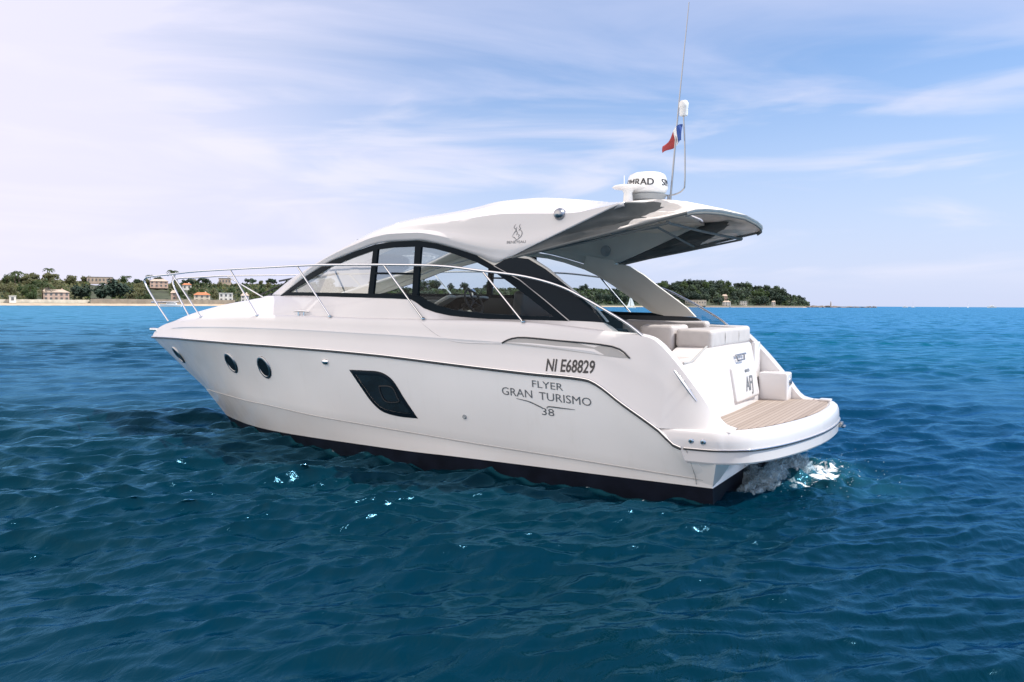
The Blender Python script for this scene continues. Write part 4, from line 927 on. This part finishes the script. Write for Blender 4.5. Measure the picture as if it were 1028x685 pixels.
# ---- trees
def leafmat(n, c, var): return mat(n, c, .8, var=var, vscale=.35)
for n, c in (('leaf_pine', (.030, .055, .028)), ('leaf_olive', (.15, .155, .085)), ('leaf_green', (.060, .095, .038)), ('leaf_dark', (.020, .042, .026)), ('leaf_palm', (.06, .085, .035)), ('leaf_scrub', (.030, .052, .026))):  # olive leaves lightened so their colour carries the left shore's bleaching haze
    M[n] = leafmat(n, c, .45)
    if n in ('leaf_olive', 'leaf_green', 'leaf_palm'):            # thin leaves let the sun through
        t = M[n].node_tree; pb = t.nodes['Principled BSDF']; tl = t.nodes.new('ShaderNodeBsdfTranslucent'); mx = t.nodes.new('ShaderNodeMixShader'); mx.inputs[0].default_value = .45
        tl.inputs[0].default_value = (c[0]*1.5, c[1]*1.5, c[2]*1.1, 1); t.links.new(pb.outputs[0], mx.inputs[1]); t.links.new(tl.outputs[0], mx.inputs[2]); t.links.new(mx.outputs[0], t.nodes['Material Output'].inputs[0])
M['bark'] = mat('tree_bark', (.14, .10, .075), .9, var=.2)
def crown_mesh(kind, seed):
    r = random.Random(seed); bm = bmesh.new(); blobs = []
    if kind == 'round':
        for _ in range(11): a = r.uniform(0, 6.28); q = r.uniform(0, .75); blobs.append((Vector((q*math.cos(a), q*math.sin(a), .95+r.uniform(-.35, .55))), r.uniform(.32, .52)))
    elif kind == 'umbrella':
        for _ in range(13): a = r.uniform(0, 6.28); q = math.sqrt(r.random())*.95; blobs.append((Vector((q*math.cos(a), q*math.sin(a), 1.2+r.uniform(-.15, .22)-.2*q)), r.uniform(.28, .42)))
    elif kind == 'cypress':
        for i in range(9): blobs.append((Vector((r.uniform(-.06, .06), r.uniform(-.06, .06), .3+i*.24)), .24*(1-(i/9)**2*.75)))
    for c, R in blobs:
        nl = int(46*(R/.35)**1.5)
        for _ in range(nl):
            d = Vector((r.gauss(0, 1), r.gauss(0, 1), r.gauss(0, 1))).normalized(); p_ = c+d*R*(r.random()**.4); p_.z = p_.z if kind != 'umbrella' else c.z+(p_.z-c.z)*.75
            n = (d+Vector((r.gauss(0, .6), r.gauss(0, .6), r.gauss(0, .6)+.4))).normalized(); u = n.orthogonal().normalized(); w = n.cross(u); s = r.uniform(.07, .13)
            a = r.uniform(0, 6.28); u, w = u*math.cos(a)+w*math.sin(a), w*math.cos(a)-u*math.sin(a)
            bm.faces.new([bm.verts.new(p_+u*s*x+w*s*y) for x, y in ((-1, -.5), (.2, -.8), (1, .2), (.1, .9), (-.8, .4))])
    if kind == 'palm':
        for i in range(17):
            a = i*2.4; e = r.uniform(-.1, 1.0)
            P = []
            for j in range(6):
                t_ = j/5; P.append(Vector((math.cos(a)*t_*.8*math.cos(e*.6), math.sin(a)*t_*.8*math.cos(e*.6), 1.9+math.sin(e)*t_*.7-.55*t_*t_)))
            for j in range(5):
                s = Vector((-math.sin(a), math.cos(a), 0))*.10*(1-.5*abs(j-2)/3); dn = Vector((0, 0, -.06))
                bm.faces.new([bm.verts.new(x) for x in (P[j], P[j]+s+dn, P[j+1]+s*.8+dn, P[j+1])]); bm.faces.new([bm.verts.new(x) for x in (P[j], P[j+1], P[j+1]-s*.8+dn, P[j]-s+dn)])
    return bm
def trunk_mesh(kind, seed):
    r = random.Random(seed+99); bm = bmesh.new()
    h = {'round': .9, 'umbrella': 1.05, 'cypress': .4, 'palm': 1.9}[kind]
    tube(bm, smooth_path([(0, 0, -.25), (r.uniform(-.05, .05), 0, h*.5), (r.uniform(-.07, .07), r.uniform(-.05, .05), h)], 3), [.07-.035*i/6 for i in range(7)], 6)
    if kind in ('round', 'umbrella'):
        for i in range(4):
            a = i*1.57+r.random(); tube(bm, [(0, 0, h*.7), (.35*math.cos(a), .35*math.sin(a), h+.15), (.6*math.cos(a), .6*math.sin(a), h+.3)], [.035, .022, .012], 5)
    return bm
PROTO = {}
def tree(kind, leaf, px, dist, size, lab, cat, group, sxy=1.0, zoff=0.):
    sd_ = random.randrange(6 if kind in ('round', 'umbrella') else 3); key = (kind, leaf, sd_)
    names = {'round': 'leafy_tree', 'umbrella': 'umbrella_pine', 'cypress': 'cypress_tree', 'palm': 'palm_tree'}
    if key not in PROTO:
        cm_ = crown_mesh(kind, sd_*13+5); a = obj('crown', cm_, leaf, None, 180, flat=True); b = obj('trunk', trunk_mesh(kind, sd_), 'bark', None, 60)
        PROTO[key] = (a.data, b.data); bpy.data.objects.remove(a); bpy.data.objects.remove(b)
    ca_, tb = PROTO[key]
    P = at(px, dist, ground(px, dist)-.3+zoff); T = thing(names[kind], lab, cat, P, random.uniform(0, 6.28), group); T.scale = (size*sxy, size*sxy, size)
    for nme, me in (('crown', ca_), ('trunk', tb)):
        o = bpy.data.objects.new(nme, me); C.objects.link(o); o.parent = T
    return T
rt_ = random.Random(21)
GAPS = [(38, 72, 55), (8, 17, 30), (92, 112, 230), (152, 169, 150), (171, 179, 75), (194, 213, 62), (218, 236, 62), (241, 251, 62), (184, 191, 115), (687, 710, 44), (671, 681, 40), (707, 717, 58), (724, 735, 40), (742, 751, 46), (773, 779, 46)]
def clear(px, k): return not any(a-1.5 < px < b+1.5 and k < c for a, b, c in GAPS)
GL = 'trees on the coast left of the yacht'
LB = {'leaf_olive': 'pale olive green bushy tree on the hillside left of the yacht', 'leaf_green': 'mid green bushy tree on the hillside left of the yacht', 'leaf_dark': 'dark green bushy tree on the hillside left of the yacht'}
for i in range(150):
    px = rt_.uniform(-40, 318); D = Dm(px); k = rt_.choice([26, 34, 45, 60, 75, 95, 120, 150])
    if not clear(px, k): continue

    pale = px < 85  # leftmost trees mostly take the haze-lightened olive leaves
    leaf = rt_.choice(['leaf_olive', 'leaf_olive', 'leaf_green']) if pale else rt_.choice(['leaf_green', 'leaf_green', 'leaf_dark', 'leaf_olive', 'leaf_olive'])
    tree('round', leaf, px, D+k, rt_.uniform(2.7, 4.3)*(.75 if k < 40 else 1), LB[leaf], 'tree', GL+', '+leaf[5:])
for px, k, s in ((82, 40, 5.4), (113, 40, 7.6), (104, 46, 6.0), (124, 44, 5.6)):
    tree('round', 'leaf_dark', px, Dm(px)+k, s, {82: 'big dark green tree just right of the pink villa', 113: 'biggest dark round tree behind the stone sea wall', 104: 'dark round tree at the left shoulder of the biggest tree behind the sea wall', 124: 'dark round tree at the right shoulder of the biggest tree behind the sea wall'}[px], 'tree', None, 1.15)
for px, k, s in ((33, 120, 5.2), (52, 140, 4.6), (57, 70, 4.4), (252, 150, 4.6), (272, 150, 4.8), (160, 140, 4.8), (205, 140, 4.6), (190, 130, 4.2), (138, 130, 4.0), (292, 150, 4.6)):
    tree('umbrella', 'leaf_pine' if px > 100 else 'leaf_olive', px, Dm(px)+k, s, 'flat topped umbrella pine on the skyline '+('left of the bow rail' if px < 100 else 'behind the bow rail'), 'tree', 'umbrella pines '+('left of the bow rail' if px < 100 else 'behind the bow rail'))
for px, k, s in ((49, 30, 5.0), (43, 36, 5.2), (31, 40, 4.6), (174, 165, 6.6), (151, 160, 4.6), (50, 168, 5.6), (16, 100, 5.6), (20, 110, 5.2), (129, 160, 4.0)):
    tree('palm', 'leaf_palm', px, Dm(px)+k, s, {49: 'palm in front of the pink villa', 43: 'palm at the left corner of the pink villa', 31: 'slender palm among the olive trees left of the pink villa', 174: 'tallest palm on the skyline above the bow rail', 151: 'palm on the skyline above the tip of the bow rail', 50: 'lone palm on the skyline above the pink villa', 16: 'palm on the skyline above the beach hut', 20: 'second palm on the skyline right above the beach hut', 129: 'small palm on the skyline right of the long hilltop building'}[px], 'palm tree', None)
for i in range(52):                                     # seen through the saloon and cockpit windows
    px = rt_.uniform(318, 662); D = Dm(px); k = rt_.choice([26, 40, 60, 90, 120, 150]); leaf = rt_.choice(['leaf_green', 'leaf_dark', 'leaf_dark'])
    tree('round', leaf, px, D+k, rt_.uniform(4.2, 6.4), 'green tree on the wooded shore seen through the yacht windows and behind the yacht', 'tree', 'trees behind the yacht')
for i in range(126):
    px = rt_.uniform(655, 806); D = Dm(px); k = rt_.choice([28, 45, 60, 80, 100, 125, 150, 165])
    if not clear(px, k): continue
    leaf = rt_.choice(['leaf_pine', 'leaf_dark', 'leaf_dark', 'leaf_green'])
    s = rt_.uniform(5.2, 8.4)*(1 if px < 785 else .68)
    tree(rt_.choice(['round', 'round', 'round', 'umbrella']), leaf, px, D+k, s, 'dark green tree in the wood covering the headland right of the yacht', 'tree', 'trees on the wooded headland')

# scrub and low bushes between the trees
bm = bmesh.new(); rs = random.Random(5)
for i in range(34000):
    px = rs.uniform(-60, 812); D = Dm(px); k = rs.uniform(26, 190)**1.0; g = ground(px, D+k)
    if not clear(px, k): continue
    P = at(px, D+k, g+rs.random()**2*(2.6 if px < 640 else 6.0))
    s = rs.uniform(.7, 1.5)*(D/700)**.5; n = Vector((rs.gauss(0, 1), rs.gauss(0, 1), rs.gauss(.4, 1))).normalized(); u = n.orthogonal().normalized(); w = n.cross(u)
    f = bm.faces.new([bm.verts.new(P+u*s*x+w*s*y) for x, y in ((-1, -.5), (.2, -.8), (1, .2), (.1, .9), (-.8, .4))])
    f.material_index = 1 if px < 310 and rs.random() < (.75 if px < 85 else .35) else (2 if rs.random() < (.6 if px < 310 else .2) else 0)
sc_ = obj('hillside_scrub', bm, ['leaf_scrub', 'leaf_olive', 'leaf_green'], None, flat=True); sc_['kind'] = 'stuff'; tag(sc_, 'low green scrub and bushes covering the slopes between the trees', 'scrub')
# ---- houses
for n, c in (('wall_pink', (.50, .36, .29)), ('wall_cream', (.58, .50, .40)), ('wall_white', (.66, .63, .58)), ('wall_tan', (.40, .32, .25)), ('roof_orange', (.45, .17, .08)), ('roof_pale', (.45, .36, .29)), ('roof_grey', (.33, .32, .31)), ('stone_wall', (.24, .20, .155)), ('pale_wall', (.52, .47, .38))):
    M[n] = mat(n, c, .9, var=.15, vscale=.4)
M['hpane'] = mat('house_pane', (.13, .13, .13), .3)
def house(px, dist, w, h, dep, wall, roof, lab, z=None, kind='hip', nw=3, nf=2, yaw=0., cat='house', nm='seaside_house'):
    P = at(px, dist, (ground(px, dist) if z is None else z)-.6); T = thing(nm, lab, cat, P, YAW-math.atan((px-514)/817)-math.pi/2+yaw)
    hh = h*(.74 if kind != 'flat' else .94)
    bm = bmesh.new(); box(bm, (0, 0, hh/2+.3), (w, dep, hh+.6)); obj('wall', bm, wall, T, flat=True)
    bm = bmesh.new()
    if kind == 'flat': box(bm, (0, 0, hh+.75), (w+.5, dep+.5, .35))
    else:
        o_ = .45; b = [(-w/2-o_, -dep/2-o_), (w/2+o_, -dep/2-o_), (w/2+o_, dep/2+o_), (-w/2-o_, dep/2+o_)]; rl = w*.28 if kind == 'hip' else w/2+o_
        base = [bm.verts.new((a, c, hh+.55)) for a, c in b]; R1, R2 = bm.verts.new((-rl, 0, h+.6)), bm.verts.new((rl, 0, h+.6))
        bm.faces.new((base[0], base[1], R2, R1)); bm.faces.new((base[2], base[3], R1, R2)); bm.faces.new((base[1], base[2], R2)); bm.faces.new((base[3], base[0], R1)); bm.faces.new(base[::-1])
    rf = obj('roof', bm, roof, T, flat=True)
    if kind != 'flat': bm = bmesh.new(); box(bm, (w*.22, dep*.1, h+.6), (.7, .6, 1.3)); obj('chimney', bm, wall, rf, flat=True)
    for f_ in range(nf):
        for i in range(nw):
            x = -w/2+w*(i+.5)/nw; zz = .6+(f_+.55)*hh/nf
            bm = bmesh.new(); box(bm, (x, -dep/2-.03, zz), (min(1.2, w/nw*.45), .1, min(1.7, hh/nf*.55))); obj('window', bm, 'hpane', T, flat=True)
    return T
house(57, 470, 13, 6.6, 9, 'wall_pink', 'roof_pale', 'pink villa with pale tiled roof behind the beach on the left', nw=5)
house(48, 467, 4, 7.6, 4.5, 'wall_pink', 'roof_pale', 'narrow pink tower house at the left end of the pink villa', nw=1, kind='hip')
house(13, 438, 3.2, 3.2, 3, 'wall_white', 'wall_white', 'small white hut on the beach at the far left', z=2.0, kind='flat', nw=1, nf=1, cat='hut', nm='beach_hut')
house(101, 600, 17, 4.6, 10, 'wall_tan', 'roof_grey', 'long low flat roofed building on the hilltop left of the bow', kind='flat', nw=7, nf=1, z=ground(101, 600)+1.5)
house(160, 590, 12, 6.0, 9, 'wall_pink', 'roof_pale', 'wide pale pink house on the skyline behind the front of the bow rail', nw=4, z=ground(160, 590)+1)
house(175, 530, 3.8, 6.4, 5, 'wall_pink', 'roof_pale', 'narrow pale pink house behind the bow rail left of the orange roofed house', nw=1)
house(203, 518, 9.6, 6.2, 7, 'wall_cream', 'roof_orange', 'cream house with bright orange roof behind the bow rail', nw=3)
house(188, 590, 6, 4.6, 6, 'wall_white', 'roof_orange', 'small house with faded orange roof high above the orange roofed cream house', nw=2, nf=1, z=ground(188, 590)+1)
house(227, 532, 8.4, 6.0, 7, 'wall_white', 'wall_white', 'white flat roofed house right of the orange roofed cream house', kind='flat', nw=3)
house(246, 540, 4.8, 6.0, 6, 'wall_white', 'roof_pale', 'white house with small tiled roof nearest the foredeck', nw=2)
house(226, 640, 9, 5, 8, 'wall_tan', 'roof_grey', 'tan flat roofed block on the hilltop above the white flat roofed house', kind='flat', nw=4, nf=1, z=ground(226, 640)+2)
house(698, 985, 25, 6.5, 9, 'wall_cream', 'roof_pale', 'long low cream building at the water edge right of the hardtop leg', kind='flat', nw=8, nf=1)
house(676, 950, 13, 7, 9, 'wall_tan', 'roof_pale', 'tan house at the water edge behind the glass side wing of the yacht', nw=3)
house(712, 1075, 9, 8, 8, 'wall_pink', 'roof_orange', 'pink house among the trees halfway up the headland, left one of two', nw=3)
house(727, 1085, 7, 8.5, 7, 'wall_pink', 'roof_pale', 'pinkish house among the trees halfway up the headland, right one of two', nw=2)
house(729, 1035, 10, 7, 8, 'wall_white', 'roof_pale', 'white house above the shore in the middle of the headland', nw=3)
house(746, 1085, 9, 6, 7, 'wall_white', 'roof_grey', 'white flat roofed house at the shore right of the middle of the headland', kind='flat', nw=4)
house(776, 1148, 5, 7, 5, 'wall_white', 'roof_pale', 'small white house among the trees near the tip of the headland', nw=2, nf=2)
# sea walls
def seawall(name, p0, p1, k, h, m_, lab):
    bm = bmesh.new(); n = 14; rows = []
    for i in range(n+1):
        px = p0+(p1-p0)*i/n; a, b = at(px, Dm(px)+k, 0), at(px, Dm(px)+k+1.2, 0); z0 = ground(px, Dm(px)+k)-.8; hh = h+random.uniform(-.1, .1)
        rows.append([a+Vector((0, 0, z0)), a+Vector((0, 0, z0+.8+hh)), b+Vector((0, 0, z0+.8+hh)), b+Vector((0, 0, z0))])
    grid(bm, rows); bmesh.ops.recalc_face_normals(bm, faces=bm.faces); tag(obj(name, bm, m_, None, 20), lab, 'wall')
seawall('sea_wall', 91, 236, 13, 2.7, 'stone_wall', 'brown stone sea wall below the trees behind the bow rail')
seawall('garden_wall', 0, 90, 15, 1.9, 'pale_wall', 'pale garden wall along the beach below the pink villa')
seawall('quay_wall', 672, 806, 5, 1.7, 'stone_wall', 'brown quay wall along the foot of the wooded headland')
# beacon on the rocks
T = thing('beacon_tower', 'slim grey beacon on the rocks beyond the tip of the wooded headland', 'beacon', at(833.5, 1280, 2))
bm = bmesh.new(); lathe(bm, [(1.1, 0), (.8, 6), (.6, 6.2), (.6, 7.4), (0, 8.2)], (0, 0, 0), 12); obj('tower', bm, 'wall_tan', T)
bm = bmesh.new(); lathe(bm, [(1.5, -2.5), (1.5, 0), (0, 0)], (0, 0, 0), 12); obj('base', bm, 'rock', T)

# ---- distant boats
M['sail'] = mat('sail_cloth', (.75, .74, .72), .8); M['boat'] = mat('boat_white', (.72, .71, .70), .4); M['boatd'] = mat('boat_dark', (.08, .08, .09), .5)
def hull_bm(L_, B, H):
    bm = bmesh.new(); rows = []
    for i in range(13):
        s = i/12; x = -L_/2+L_*s; b = B/2*(1-max(0, (s-.45)/.55)**2.2)*(.8+.2*min(1, s*4)); h = H*(1+.35*s*s)
        rows.append([Vector((x+.06*L_*s*s, b*y, z)) for y, z in ((0, -.4), (.75, -.2), (1, h*.4), (1.03, h), (0, h+.03))])
    both(bm, rows); weld(bm, 1e-3); bm.faces.new([v for v in []]) if False else None
    bmesh.ops.holes_fill(bm, edges=bm.edges, sides=12); bmesh.ops.recalc_face_normals(bm, faces=bm.faces); return bm
def sailboat(px, dist, L_, lab, sails=True, rz=0.):
    T = thing('sailing_boat', lab, 'sailing boat', at(px, dist, 0), YAW+math.pi/2+rz); obj('hull', hull_bm(L_, L_*.3, L_*.09), 'boat', T)
    bm = bmesh.new(); tube(bm, [(L_*.05, 0, 0), (L_*.05, 0, L_*1.25)], L_*.008, 6); tube(bm, [(L_*.05, 0, L_*.2), (-L_*.42, 0, L_*.2)], L_*.007, 6); obj('mast', bm, 'steeld', T)
    bm = bmesh.new(); box(bm, (0, 0, L_*.13), (L_*.35, L_*.18, L_*.07), None, L_*.02); obj('cabin', bm, 'boat', T)
    if sails:
        for nme, P in (('mainsail', [(.04, .23), (.04, 1.2), (-.18, .75), (-.34, .42), (-.41, .22)]), ('foresail', [(.07, 1.1), (.22, .7), (.36, .35), (.46, .13), (.1, .2)])):
            bm = bmesh.new(); poly(bm, [(a*L_, .03*L_*math.sin(b*3), b*L_) for a, b in P], .03, Vector((0, 1, 0))); obj(nme, bm, 'sail', T)
    return T
def cruiser(px, dist, L_, lab, rz=0.):
    T = thing('motor_boat', lab, 'motor boat', at(px, dist, 0), YAW+math.pi/2+rz); obj('hull', hull_bm(L_, L_*.28, L_*.12), 'boat', T)
    bm = bmesh.new(); box(bm, (-.02*L_, 0, L_*.17), (L_*.5, L_*.22, L_*.10), None, L_*.03); box(bm, (-.06*L_, 0, L_*.25), (L_*.28, L_*.18, L_*.07), None, L_*.02); obj('cabin', bm, 'boat', T)
    bm = bmesh.new(); box(bm, (-.02*L_, 0, L_*.185), (L_*.44, L_*.226, L_*.035), None, L_*.01); obj('window', bm, 'boatd', T); return T
sailboat(633, 560, 7.4, 'white sailed sailing boat seen through the cockpit window of the yacht', True, .5)
cruiser(172, 385, 9, 'low white motor boat on the water just beyond the bow of the yacht', .2)
sailboat(916, 2300, 14, 'sailing boat without sails on the horizon right of the rocks, left of the horizon boats', False, .4)
cruiser(908, 2250, 13, 'white motor boat beside the sailing boat on the horizon right of the rocks', 2.8)
sailboat(952.5, 2700, 9, 'smallest dark sailing boat in the middle of the boats on the horizon', False, .9)
sailboat(971, 2200, 12, 'sailing boat with white sails on the horizon', True, 1.0)
cruiser(995, 2600, 28, 'large white motor boat on the horizon at the far right', .1)
